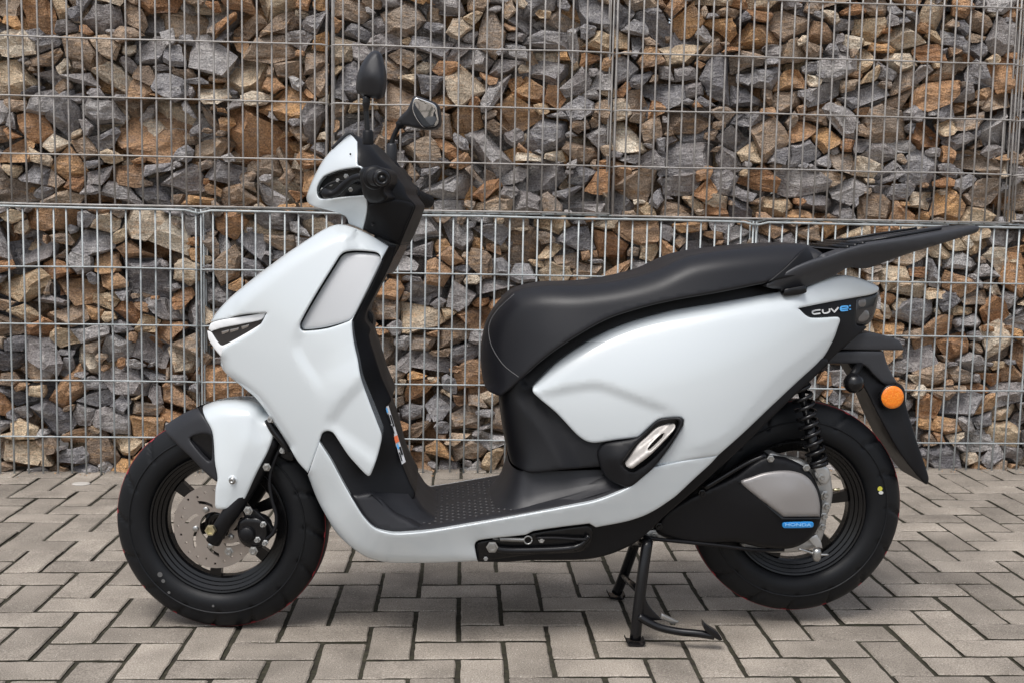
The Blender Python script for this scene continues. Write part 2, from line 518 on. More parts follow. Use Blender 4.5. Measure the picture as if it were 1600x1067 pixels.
def stone_cells(w, h, mean, r, spread=0.33):
    """irregular anisotropic cells that fill a w x h face; returns convex outlines"""
    n_try = int(w * h / mean * 14)
    seeds = []
    S = []
    rad = np.sort(np.exp(r.normal(0, spread, n_try)))[::-1] * math.sqrt(mean / math.pi) * 1.0
    # big ones first, many small ones to fill
    for q in range(n_try):
        R = rad[int(q * 0.999) % n_try] if q < n_try * .6 else rad[int(n_try * r.uniform(.5, .98))]
        x, z = r.uniform(0, w), r.uniform(0, h)
        if S:
            A = np.array(S)
            dx = (A[:, 0] - x); dz = (A[:, 1] - z) * 1.25
            if np.any(dx * dx + dz * dz < ((A[:, 2] + R) * 0.86) ** 2): continue
        S.append((x, z, R))
    A = np.array(S)
    n = len(A)
    ang = r.normal(0, .45, n) + np.where(r.random(n) < .22, r.uniform(-1.5, 1.5, n), 0)
    el = np.exp(r.uniform(.15, 1.0, n))
    res = 0.006
    gx, gz = np.meshgrid(np.arange(res / 2, w, res), np.arange(res / 2, h, res))
    gx = gx.ravel().astype(np.float32); gz = gz.ravel().astype(np.float32)
    best = np.full(gx.shape, 1e9, np.float32); lab = np.zeros(gx.shape, np.int32)
    ca, sa = np.cos(ang), np.sin(ang)
    for i in range(n):
        R = A[i, 2]
        m = np.where((np.abs(gx - A[i, 0]) < 4.2 * R) & (np.abs(gz - A[i, 1]) < 4.2 * R))[0]
        dx = gx[m] - A[i, 0]; dz = gz[m] - A[i, 1]
        u = (dx * ca[i] + dz * sa[i]) / (R * math.sqrt(el[i])); v = (-dx * sa[i] + dz * ca[i]) / (R / math.sqrt(el[i]))
        d = u * u + v * v
        k = d < best[m]
        best[m[k]] = d[k]; lab[m[k]] = i
    cells = []
    order = np.argsort(lab, kind='stable')
    ls = lab[order]
    cut = np.searchsorted(ls, np.arange(n + 1))
    for i in range(n):
        ids = order[cut[i]:cut[i + 1]]
        if len(ids) < 12: continue
        P = np.stack([gx[ids], gz[ids]], 1)
        # drop stray pixels far from the core
        c = np.median(P, 0)
        d = np.hypot(*(P - c).T)
        P = P[d < 2.3 * np.median(d)]
        H = np.array(hull2(P))
        if len(H) < 4: continue
        c = H.mean(0)
        k = r.integers(5, 9)
        th = np.sort((np.arange(k) + r.uniform(-.38, .38, k)) * 2 * math.pi / k)
        Q = []
        for t in th:
            j = np.argmax(H @ np.array([math.cos(t), math.sin(t)]))
            q = H[j]
            if not Q or np.hypot(*(q - Q[-1])) > .006: Q.append(q)
        if len(Q) > 3 and np.hypot(*(Q[0] - Q[-1])) < .006: Q.pop()
        if len(Q) < 4: continue
        Q = np.array(Q)
        area = .5 * abs(np.sum(Q[:, 0] * np.roll(Q[:, 1], -1) - Q[:, 1] * np.roll(Q[:, 0], -1)))
        cells.append((Q, area))
    return cells

def rock_geo(Q, r, yfront, grow=1.0, thick=0.05):
    """one broken stone: outline ring, chipped front facets, closed back; x,z in the wall face, y into the wall"""
    n = len(Q)
    c = Q.mean(0)
    size = math.sqrt(np.mean(np.sum((Q - c) ** 2, 1)))
    tilt = r.normal(0, .42, 2)
    hgt = size * r.uniform(.45, .95)
    V = []
    ring = c + (Q - c) * grow
    fs = r.uniform(.50, .92)
    shift = r.normal(0, .16, 2) * size
    front = []
    for i in range(n):
        k = fs * r.uniform(.72, 1.2)
        p = c + (Q - c)[i] * min(k, .9) * grow + shift
        front.append(p)
    yf = []
    for p in front:
        yf.append((p - c) @ tilt + r.normal(0, .06) * size)
    y0 = min(yf)
    yf = [y - y0 for y in yf]
    cap = c + shift + r.normal(0, .08, 2) * size
    for i in range(n):
        V.append((ring[i][0], yfront + hgt * r.uniform(.75, 1.25) + max(0, (ring[i] - c) @ tilt * .6), ring[i][1]))
    for i in range(n): V.append((front[i][0], yfront + yf[i], front[i][1]))
    V.append((cap[0], yfront + np.mean(yf) - abs(r.normal(0, .05)) * size, cap[1]))
    yb = yfront + hgt + thick
    for i in range(n):
        p = c + (Q - c)[i] * .7
        V.append((p[0], yb + r.normal(0, .1) * size, p[1]))
    F = []
    ctr = 2 * n
    for i in range(n):
        j = (i + 1) % n
        if r.random() < .5: F += [(i, j, n + j), (i, n + j, n + i)]
        else: F += [(i, j, n + i), (j, n + j, n + i)]
        F.append((n + i, n + j, ctr))
        F += [(j, i, ctr + 1 + i), (j, ctr + 1 + i, ctr + 1 + j)]
    V = np.array(V)
    # split front facets once and chip the new edges
    nf = len(F)
    mid = {}
    VV = list(V)
    FF = []
    for f in F:
        if min(f) > 2 * n or sum(1 for q in f if q > ctr) >= 1:
            FF.append(f); continue
        ms = []
        for a, b in ((f[0], f[1]), (f[1], f[2]), (f[2], f[0])):
            k = (min(a, b), max(a, b))
            if k not in mid:
                L = np.linalg.norm(VV[a] - VV[b])
                p = (VV[a] + VV[b]) / 2 + r.normal(0, .055, 3) * L
                if k[1] < n: p = (VV[a] + VV[b]) / 2 + (p - (VV[a] + VV[b]) / 2) * .8
                p[1] = max(p[1], yfront - .001)
                mid[k] = len(VV); VV.append(p)
            ms.append(mid[k])
        FF += [(f[0], ms[0], ms[2]), (f[1], ms[1], ms[0]), (f[2], ms[2], ms[1]), (ms[0], ms[1], ms[2])]
    FF = [tuple(reversed(f)) for f in FF]
    return np.array(VV), FF

def mat_pick(r):
    q = r.random()
    return 0 if q < .39 else 1 if q < .63 else 2 if q < .86 else 3

def basket(x0, x1, zb, zt, rows, slope, wmat, label, seed, lower):
    r = np.random.default_rng(seed)
    W, H = x1 - x0, zt - zb
    zoff = -slope * (x0 + .70)
    root = empty('gabion_basket', (x0, wall_y(x0), zb + zoff), (0, slope, WANG))
    tag(root, label, 'gabion', 'wire gabion baskets filled with broken stone')
    Mw = Matrix.Translation(root.location) @ Matrix.Rotation(WANG, 4, 'Z') @ Matrix.Rotation(slope, 4, 'Y')
    def onscreen(x, y, z):
        p = Mw @ Vector((x, y, z))
        a, b = project(p)
        return -25 < a < 1625 and -25 < b < 760
    # front stones
    cells = stone_cells(W, H, .0023, r, .32)
    rest = Geo()
    cand = []
    for Q, area in cells:
        yf = .007 + .036 * r.random() ** 2.2
        V, F = rock_geo(Q, r, yf, r.uniform(.96, 1.10))
        V[:, 0] = np.clip(V[:, 0], .004, W - .004)
        cand.append((area, Q.mean(0), V, F, mat_pick(r)))
    cand.sort(key=lambda q: -q[0])
    cnt = 0
    for area, c, V, F, mi in cand:
        if cnt < 300 and onscreen(c[0], 0, c[1]):
            cc = V.mean(0)
            o = meshobj('stone', V - cc, F, STONE_MATS[mi], root)
            o.location = cc
            cnt += 1
        else:
            rest.add([tuple(v) for v in V], F, mi)
    # stones packed behind the front ones
    for dy, mean in ((.080, .0042), (.15, .010)):
        for Q, area in stone_cells(W, H, mean, r, .25):
            V, F = rock_geo(Q, r, dy + .03 * r.random(), 1.16)
            V[:, 0] = np.clip(V[:, 0], .004, W - .004)
            rest.add([tuple(v) for v in V], F, mat_pick(r))
    tag(rest.obj('stone_fill', STONE_MATS, root), None, kind='stuff')
    # vertical wires share one mesh
    RV, RH = .0034, .0030
    top = H + (.0 if lower else .0)
    V, F = tube_geo([(0, 0, -.002), (0, 0, H * .33), (0, 0, H * .66), (0, 0, top)], RV, 7)
    vm = bpy.data.meshes.new('vertical_wire')
    vm.from_pydata([tuple(v) for v in V], [], F)
    vm.materials.append(wmat)
    vm.polygons.foreach_set('use_smooth', [len(f) == 4 for f in F])
    nx = int(round(W / .05))
    for i in range(nx + 1):
        x = W * i / nx
        if i == 0: x += .009
        if i == nx: x -= .009
        o = bpy.data.objects.new('vertical_wire', vm)
        o.location = (x + r.normal(0, .0012), -.002 + r.normal(0, .0006), 0)
        o.rotation_euler = (0, r.normal(0, .0022), r.uniform(0, 6))
        link(o, root)
        if i in (0, nx):     # edge rods of the side panels, set back into the joint
            for q, yy in enumerate((.022, .06, .11)):
                o = bpy.data.objects.new('vertical_wire', vm)
                o.location = (x + (-.004 if i else .004), yy, 0)
                link(o, root)
    # horizontal wires bend back round the corner at both ends
    for z in rows:
        z = z - zb
        s = r.normal(0, .0012)
        sag = [r.normal(0, .0012) for _ in range(6)]
        pts = [(.004, .05, z - .004), (.003, .012, z - .003), (.010, -.004, z - .002), (.028, -.0085, z)]
        for k in range(1, 6): pts.append((.028 + (W - .056) * k / 6, -.0085 + r.normal(0, .0004), z + sag[k]))
        pts += [(W - .028, -.0085, z), (W - .010, -.004, z - .002), (W - .003, .012, z - .003), (W - .004, .05, z - .004)]
        V, F = tube_geo(pts, RH, 7)
        meshobj('horizontal_wire', V, F, wmat, root, True)
    if lower:                # lid frame: two rods along the top edge, dipping where the baskets meet
        for yy, zz, rr in ((-.0075, H - .004, .0042), (.004, H + .007, .0034)):
            pts = [(.0, yy, zz - .010), (.018, yy, zz - .007), (.045, yy, zz)]
            for k in range(1, 6): pts.append((.045 + (W - .09) * k / 6, yy, zz + r.normal(0, .0012)))
            pts += [(W - .045, yy, zz), (W - .018, yy, zz - .007), (W, yy, zz - .010)]
            V, F = tube_geo(pts, rr, 7)
            meshobj('lid_rod', V, F, wmat, root, True)
        for i in range(nx):  # lid cross wires run back over the stones
            x = W * (i + .5) / nx
            V, F = tube_geo([(x, .0, H + .002), (x, .3, H + .002)], .003, 6)
            if i % 2 == 0: meshobj('lid_wire', V, F, wmat, root, True)
    else:                    # bottom rod and a coil lacing at the joint
        V, F = tube_geo([(.004, -.004, .004), (W * .3, -.0045, .004 + r.normal(0, .0015)), (W * .7, -.0045, .004 + r.normal(0, .0015)), (W - .004, -.004, .004)], .0034, 7)
        meshobj('bottom_rod', V, F, wmat, root, True)
    return root

LZ, UZ = .958, .962
lowrows = [.745, .543, .341, .138]
uprows = [1.742, 1.540, 1.338, 1.138]
basket(-2.07, -.052, -.06, LZ, lowrows, .0092, MAT['wire_new'], 'lower gabion of broken stone at far left, beside the front wheel', 21, True)
basket(-.052, 1.964, -.06, LZ, lowrows, .0092, MAT['wire_new'], 'wide lower gabion of broken stone directly behind the scooter', 22, True)
basket(1.964, 3.98, -.06, LZ, lowrows, .0092, MAT['wire_new'], 'lower gabion of broken stone behind the tail of the scooter', 23, True)
basket(-1.085, .418, UZ, 1.96, uprows, .006, MAT['wire_old'], 'upper gabion of broken stone at top left, left of the mirrors', 31, False)
basket(.418, 1.433, UZ, 1.96, uprows, .006, MAT['wire_old'], 'narrower upper gabion of broken stone behind the handlebar and mirrors', 32, False)
basket(1.433, 2.943, UZ - .006, 1.955, uprows, .006, MAT['wire_old'], 'wide upper gabion of broken stone above the seat and rear rack', 33, False)
basket(2.943, 3.96, UZ, 1.96, uprows, .006, MAT['wire_old'], 'upper gabion at the right edge, only its first wires in view', 34, False)
# crumbs of stone at the foot of the wall
cr = Geo()
for k in range(260):
    X = random.uniform(-1.6, 3.6)
    Y = wall_y(X) - abs(random.gauss(0, .035)) - .006
    s = random.uniform(.002, .006)
    V = [Vector((X, Y, s * .5)) + Vector((random.uniform(-1, 1), random.uniform(-1, 1), random.uniform(-.6, .6))) * s for _ in range(4)]
    cr.add(V, [(0, 1, 2), (0, 2, 3), (0, 3, 1), (1, 3, 2)], random.randrange(4))
tag(cr.obj('gravel', STONE_MATS), 'loose stone crumbs on the paving at the foot of the wall', 'gravel', kind='stuff')
V, F = [], []
for i in range(28):
    a = 2 * math.pi * i / 28
    V.append((.031 * math.cos(a) * (1 + .04 * math.sin(3 * a)), .022 * math.sin(a), 0)); 
for i in range(28): V.append((V[i][0] * .86, V[i][1] * .86, .003))
F = [(i, (i + 1) % 28, 28 + (i + 1) % 28, 28 + i) for i in range(28)] + [tuple(range(28, 56))]
o = meshobj('stone_disc', V, F, MAT['gum'])
o.location = (-.42, 1.49, .0015)
tag(o, 'flat pale oval patch on the paving near the wall, left of the front wheel', 'disc')
# ------------------------------------------------------------------ scooter: tools
SC_O = np.array([1.0, 0.1255, 0.0])
SC_YAW = 0.0143
scooter = empty('motor_scooter', tuple(SC_O), (0, 0, SC_YAW))
tag(scooter, 'white electric motor scooter with black seat and rear rack, parked on its centre stand', 'scooter')
_c, _s = math.cos(SC_YAW), math.sin(SC_YAW)
RW = np.array([[_c, _s, 0], [-_s, _c, 0], [0, 0, 1.0]])       # world -> scooter axes
CAM_L = RW @ (CAM - SC_O)
def to_local(P): return RW @ (np.asarray(P) - SC_O)
def rays(px, py):
    px = np.atleast_1d(np.asarray(px, float)); py = np.atleast_1d(np.asarray(py, float))
    d = FWD[None] + (px[:, None] - 800) / FOC * RGT[None] - (py[:, None] - 533.5) / FOC * UPV[None]
    return d @ RW.T
class Frame:
    """vertical centre plane of a rigid group; t counts metres from it towards the near (left) side"""
    def __init__(s, ox, oy, yaw):
        s.o = np.array([ox, oy, 0.0]); s.ex = np.array([math.cos(yaw), math.sin(yaw), 0]); s.ey = np.array([-math.sin(yaw), math.cos(yaw), 0])
    def at(s, px, py, t):
        d = rays(px, py); t = np.broadcast_to(np.asarray(t, float), (len(d),))
        k = (-t - (CAM_L - s.o) @ s.ey) / (d @ s.ey)
        return CAM_L[None] + k[:, None] * d
    def pt(s, px, py, t): return s.at(px, py, t)[0]
    def flip(s, P):
        P = np.asarray(P, float)
        return P - 2 * ((P - s.o) @ s.ey)[..., None] * s.ey
    def sett(s, P, t):
        P = np.asarray(P, float)
        cur = -((P - s.o) @ s.ey)
        return P + (cur - t)[..., None] * s.ey
F0 = Frame(0, 0, 0)
AXF = to_local([0.3607, 0.1163, 0.2425])
FS = Frame(AXF[0], AXF[1], -R_(8.5))
_h = F0.pt(590, 320, 0)
FH = Frame(_h[0], _h[1], -R_(8.5))

def smooth_outline(pts, step=4.0, closed=True):
    """points are (x, y) on a smooth curve or (x, y, 1) for a corner"""
    n = len(pts)
    P = [np.array(p[:2], float) for p in pts]
    C = [len(p) > 2 for p in pts]
    out = []
    rng_ = n if closed else n - 1
    for i in range(rng_):
        j = (i + 1) % n
        p1, p2 = P[i], P[j]
        p0 = P[i - 1] if (i > 0 or closed) and not C[i] else 2 * p1 - p2
        p3 = P[(j + 1) % n] if (closed or j + 1 < n) and not C[j] else 2 * p2 - p1
        L = np.linalg.norm(p2 - p1)
        if L < 1e-6: continue
        k = max(1, int(math.ceil(L / step)))
        # tangents limited so unequal spacing does not overshoot
        m1 = (p2 - p0) / 2; m2 = (p3 - p1) / 2
        for m_ in (m1, m2):
            q = np.linalg.norm(m_)
            if q > L: m_ *= L / q
        for s_ in range(k):
            t = s_ / k
            h00 = 2 * t ** 3 - 3 * t * t + 1; h10 = t ** 3 - 2 * t * t + t; h01 = -2 * t ** 3 + 3 * t * t; h11 = t ** 3 - t * t
            out.append(h00 * p1 + h10 * m1 + h01 * p2 + h11 * m2)
    if not closed: out.append(P[-1])
    return np.array(out)

def seg_dist(P, poly, closed=True):
    A = poly; B = np.roll(poly, -1, 0)
    if not closed: A, B = poly[:-1], poly[1:]
    best = np.full(len(P), 1e9)
    for a, b in zip(A, B):
        ab = b - a; L2 = ab @ ab
        if L2 < 1e-12: continue
        t = np.clip(((P - a) @ ab) / L2, 0, 1)
        d = P - a - t[:, None] * ab
        best = np.minimum(best, np.hypot(d[:, 0], d[:, 1]))
    return best

def signed_dist(P, line, ta=0, tb=0):
    """signed distance to an open polyline; positive to the right hand side of its direction on screen (y down)"""
    best = np.full(len(P), 1e9); sg = np.zeros(len(P)); arc = np.zeros(len(P)); acc = 0.0
    for a, b in zip(line[:-1], line[1:]):
        ab = b - a; L2 = ab @ ab
        t = np.clip(((P - a) @ ab) / L2, 0, 1)
        d = P - a - t[:, None] * ab
        q = np.hypot(d[:, 0], d[:, 1])
        cr = ab[0] * (P[:, 1] - a[1]) - ab[1] * (P[:, 0] - a[0])
        m = q < best - 1e-9
        best[m] = q[m]; sg[m] = np.sign(cr[m]); arc[m] = acc + t[m] * math.sqrt(L2)
        acc += math.sqrt(L2)
    w = np.ones(len(P))
    if ta: w *= np.clip(arc / ta, 0, 1)
    if tb: w *= np.clip((acc - arc) / tb, 0, 1)
    return best * sg, w * w * (3 - 2 * w)

def inside(P, poly):
    x, y = P[:, 0], P[:, 1]
    r = np.zeros(len(P), bool)
    for a, b in zip(poly, np.roll(poly, -1, 0)):
        c = (a[1] > y) != (b[1] > y)
        with np.errstate(divide='ignore', invalid='ignore'):
            xi = (b[0] - a[0]) * (y - a[1]) / (b[1] - a[1]) + a[0]
        r ^= c & (x < xi)
    return r

def tps(ctrl):
    c = np.array(ctrl, float)
    if len(c) < 3:
        m = c[:, 2].mean(); return lambda P: np.full(len(P), m)
    X = c[:, :2] / 100; n = len(c)
    def K(d2): return np.where(d2 > 1e-12, 0.5 * d2 * np.log(np.maximum(d2, 1e-12)), 0)
    d2 = ((X[:, None] - X[None]) ** 2).sum(-1)
    A = np.zeros((n + 3, n + 3)); A[:n, :n] = K(d2) + np.eye(n) * .03
    A[:n, n] = 1; A[:n, n + 1:] = X; A[n, :n] = 1; A[n + 1:, :n] = X.T
    w = np.linalg.solve(A, np.concatenate([c[:, 2], [0, 0, 0]]))
    lo, hi = c[:, 2].min(), c[:, 2].max()
    def f(P):
        Q = P / 100
        d = ((Q[:, None] - X[None]) ** 2).sum(-1)
        return np.clip(K(d) @ w[:n] + w[n] + Q @ w[n + 1:], lo - .01, hi + .012)
    return f

def poly(ctrl, deg):
    """taut surface: least squares polynomial through the control points"""
    c = np.array(ctrl, float)
    o = c[:, :2].mean(0)
    def B(P):
        x, y = (P[:, 0] - o[0]) / 200, (P[:, 1] - o[1]) / 200
        return np.stack([x ** i * y ** j for i in range(deg + 1) for j in range(deg + 1 - i)], 1)
    k = np.linalg.lstsq(B(c[:, :2]), c[:, 2], rcond=None)[0]
    return lambda P: B(P) @ k

def circ(u):  # 0 at u>=1, 1 at u=0, quarter circle between
    u = np.clip(u, 0, 1)
    return 1 - np.sqrt(np.maximum(0, 1 - (1 - u) ** 2))

def panel(name, pts, w, mat, parent=None, fr=None, edge=(3.0, .003), rolls=(), folds=(), holes=(), back=.010,
          both=True, bridge=(), step=6.0, smooth=True, bstep=4.0):
    """A moulded panel. pts: outline seen from the side, w: distance of its face from the centre plane (control points),
    rolls: (line, radius, drop) edges that curve in, folds: (line, width, drop) creases,
    back: number = turned-in rim of that depth, 'mirror' = one closed body across the centre plane, ('flat', t) = flat back."""
    fr = fr or F0
    ol = smooth_outline(pts, bstep)
    hol = [smooth_outline(h, bstep) for h in holes]
    wf = w if callable(w) else tps(w) if isinstance(w, (list, tuple)) else (lambda P: np.full(len(P), w))
    rl = [(smooth_outline(l, 5, False), r, d) for l, r, d in rolls]
    fl = [(smooth_outline(q[0], 5, False), q[1], q[2], q[3] if len(q) > 3 else 0, q[4] if len(q) > 4 else 0) for q in folds]
    allb = [ol] + hol
    def bd(P):
        d = seg_dist(P, ol)
        for h in hol: d = np.minimum(d, seg_dist(P, h))
        return d
    x0, y0 = ol.min(0); x1, y1 = ol.max(0)
    g = []
    yy = y0 + step / 2; odd = 0
    while yy < y1:
        xs = np.arange(x0 + (step / 2 if odd else step), x1, step)
        g.append(np.stack([xs, np.full(len(xs), yy)], 1)); yy += step * .87; odd ^= 1
    G = np.concatenate(g) if g else np.zeros((0, 2))
    if len(G):
        ok = inside(G, ol)
        for h in hol: ok &= ~inside(G, h)
        G = G[ok]
        lim = max(step * .55, 1.5)
        G = G[bd(G) > lim]
    # rings just inside every border, so that the rounding has somewhere to live
    rings = []
    offs = [edge[0] * .3, edge[0]] if edge[0] > 0 else []
    for poly, sgn in [(ol, 1)] + [(h, -1) for h in hol]:
        tn = np.roll(poly, -1, 0) - np.roll(poly, 1, 0)
        nn = np.stack([-tn[:, 1], tn[:, 0]], 1)
        nn /= np.maximum(1e-9, np.hypot(nn[:, 0], nn[:, 1]))[:, None]
        ar = np.sum(poly[:, 0] * np.roll(poly[:, 1], -1) - poly[:, 1] * np.roll(poly[:, 0], -1))
        if ar < 0: nn = -nn
        nn *= sgn
        for o_ in offs:
            Q = poly + nn * o_
            ok = inside(Q, ol)
            for h in hol: ok &= ~inside(Q, h)
            Q = Q[ok]
            if len(Q): Q = Q[bd(Q) > o_ * .93]
            if len(Q): rings.append(Q)
    if len(G) and rings:
        RR = np.concatenate(rings)
        keep = np.ones(len(G), bool)
        for a in range(0, len(G), 400):
            d2 = ((G[a:a + 400, None] - RR[None]) ** 2).sum(-1).min(1)
            keep[a:a + 400] = d2 > (step * .4) ** 2
        G = G[keep]
    # rows of points along every crease keep it crisp
    for q in fl:
        l = q[0]; tn = np.gradient(l, axis=0); nn = np.stack([-tn[:, 1], tn[:, 0]], 1); nn /= np.maximum(1e-9, np.hypot(nn[:, 0], nn[:, 1]))[:, None]
        for o_ in (-1.6, 0, 1.6):
            Q = l + nn * o_
            ok = inside(Q, ol)
            for h in hol: ok &= ~inside(Q, h)
            Q = Q[ok]
            if len(Q): Q = Q[bd(Q) > max(edge[0], 2.0) + .8]
            if len(Q):
                if len(G):
                    keep = np.ones(len(G), bool)
                    for a in range(0, len(G), 400): keep[a:a + 400] = ((G[a:a + 400, None] - Q[None]) ** 2).sum(-1).min(1) > 3.2
                    G = G[keep]
                G = np.concatenate([G, Q]) if len(G) else Q
    pts2 = list(ol)
    edges = [(i, (i + 1) % len(ol)) for i in range(len(ol))]
    loops = [list(range(len(ol)))]
    for h in hol:
        b = len(pts2); pts2 += list(h)
        edges += [(b + i, b + (i + 1) % len(h)) for i in range(len(h))]
        loops.append(list(range(b, b + len(h))))
    for q in rings: pts2 += list(q)
    pts2 += list(G)
    co, _, tris, ov, _, _ = delaunay_2d_cdt([Vector((float(p[0]), float(p[1]))) for p in pts2], edges, [], 0, 1e-4)
    P = np.array([(c.x, c.y) for c in co])
    inv = {}
    for i, l in enumerate(ov):
        for q in l: inv[q] = i
    T = np.array([t for t in tris if len(t) == 3])
    cen = P[T].mean(1)
    ok = inside(cen, ol)
    for h in hol: ok &= ~inside(cen, h)
    T = T[ok]
    a, b, c = P[T[:, 0]], P[T[:, 1]], P[T[:, 2]]
    cr = (b[:, 0] - a[:, 0]) * (c[:, 1] - a[:, 1]) - (b[:, 1] - a[:, 1]) * (c[:, 0] - a[:, 0])
    T[cr > 0] = T[cr > 0][:, ::-1]           # screen y runs down: face the near side
    W = wf(P)
    for l, r, d in rl: W = W - d * circ(seg_dist(P, l, False) / r)
    for l, wd, d, ta, tb in fl:
        sd, ww = signed_dist(P, l, ta, tb)
        W = W - d * ww * np.clip(sd / wd, 0, 1)
    if edge[0] > 0: W = W - edge[1] * circ(bd(P) / edge[0])
    if back == 'mirror': W = np.maximum(W, .004)
    X = fr.at(P[:, 0], P[:, 1], W)
    loops = [[inv[i] for i in l] for l in loops]
    V = list(X); F = [tuple(t) for t in T]
    sm = [smooth] * len(F)
    def skirt(A, B, order):
        base = len(V); V.extend(A); V.extend(B); n = len(A)
        for i in range(n - (0 if order == 'loop' else 1)):
            j = (i + 1) % n
            F.append((base + i, base + j, base + n + j, base + n + i)); sm.append(False)
    nf0 = len(F)
    if back == 'mirror':
        o_ = len(V); V.extend(fr.flip(X)); F += [tuple(o_ + i for i in t[::-1]) for t in T]; sm += [smooth] * len(T)
        for l in loops: skirt(X[l], fr.flip(X[l]), 'loop')
    elif isinstance(back, tuple):
        B = fr.sett(X, np.full(len(X), back[1]))
        o_ = len(V); V.extend(B); F += [tuple(o_ + i for i in t[::-1]) for t in T]; sm += [False] * len(T)
        for l in loops: skirt(X[l], B[l], 'loop')
    else:
        for l in loops: skirt(X[l], fr.sett(X[l], W[l] - back), 'loop')
    strips = []
    for p0, p1 in bridge:
        i0 = int(np.argmin(np.hypot(*(ol - np.array(p0)).T))); i1 = int(np.argmin(np.hypot(*(ol - np.array(p1)).T)))
        idx = [k % len(ol) for k in range(i0, i1 + 1 if i1 >= i0 else i1 + len(ol) + 1)]
        l = [loops[0][k] for k in idx]
        strips.append((X[l], fr.flip(X[l])))
    for A, B in strips:
        if not (both and back != 'mirror'): pass
        skirt(A, B, 'open')
    def build(VV, FF, ss):
        me = bpy.data.meshes.new(name)
        me.from_pydata([tuple(map(float, v)) for v in VV], [], [tuple(map(int, f)) for f in FF])
        me.materials.append(mat if not isinstance(mat, str) else MAT[mat])
        me.polygons.foreach_set('use_smooth', ss)
        me.update()
        return link(bpy.data.objects.new(name, me), parent if parent is not None else scooter)
    o1 = build(V, F, sm)
    if both and back != 'mirror':
        build(fr.flip(np.array(V)), [tuple(reversed(f)) for f in F], sm)
    return o1

def lathe(name, prof, center, axis, mat, parent=None, n=72, closed=True, a0=0, a1=2 * math.pi, mod=None, smooth=True, mats=None, mi=None):
    """turn a profile of (radius, offset along axis) round an axis through center"""
    ax = Vector(axis).normalized()
    u = ax.cross(Vector((0, 0, 1)) if abs(ax.z) < .95 else Vector((1, 0, 0))).normalized(); v = ax.cross(u)
    full = abs(a1 - a0 - 2 * math.pi) < 1e-6
    V, F, MI = [], [], []
    k = len(prof)
    na = n if full else n + 1
    for i in range(na):
        a = a0 + (a1 - a0) * i / n
        for q, (r, h) in enumerate(prof):
            if mod: r, h = mod(i, q, r, h)
            V.append(Vector(center) + (u * math.cos(a) + v * math.sin(a)) * r + ax * h)
    for i in range(n if full else n):
        j = (i + 1) % na
        for q in range(k if closed else k - 1):
            w_ = (q + 1) % k
            F.append((i * k + q, i * k + w_, j * k + w_, j * k + q)); MI.append(mi[q] if mi else 0)
    o = meshobj(name, V, F, mats or (MAT[mat] if isinstance(mat, str) else mat), parent if parent is not None else scooter, smooth, MI)
    return o

def tubeobj(name, pts, rad, mat, parent=None, n=10, smooth=True):
    V, F = tube_geo(pts, rad, n)
    o = meshobj(name, V, F, MAT[mat], parent if parent is not None else scooter, smooth)
    return o

def bolt(px, py, t, r, mat='steel', fr=None, parent=None, h=.006, name='bolt', hexa=True):
    fr = fr or F0
    c = fr.pt(px, py, t)
    ax = -fr.ey
    prof = [(.0001, h * .7), (r * .45, h * .7), (r * .5, h), (r * .82, h), (r * .9, h * .8), (r * .92, h * .25), (r * 1.25, h * .2), (r * 1.25, 0), (.0001, 0)]
    return lathe(name, prof, c, ax, mat, parent, n=6 if hexa else 20, closed=False, smooth=not hexa)
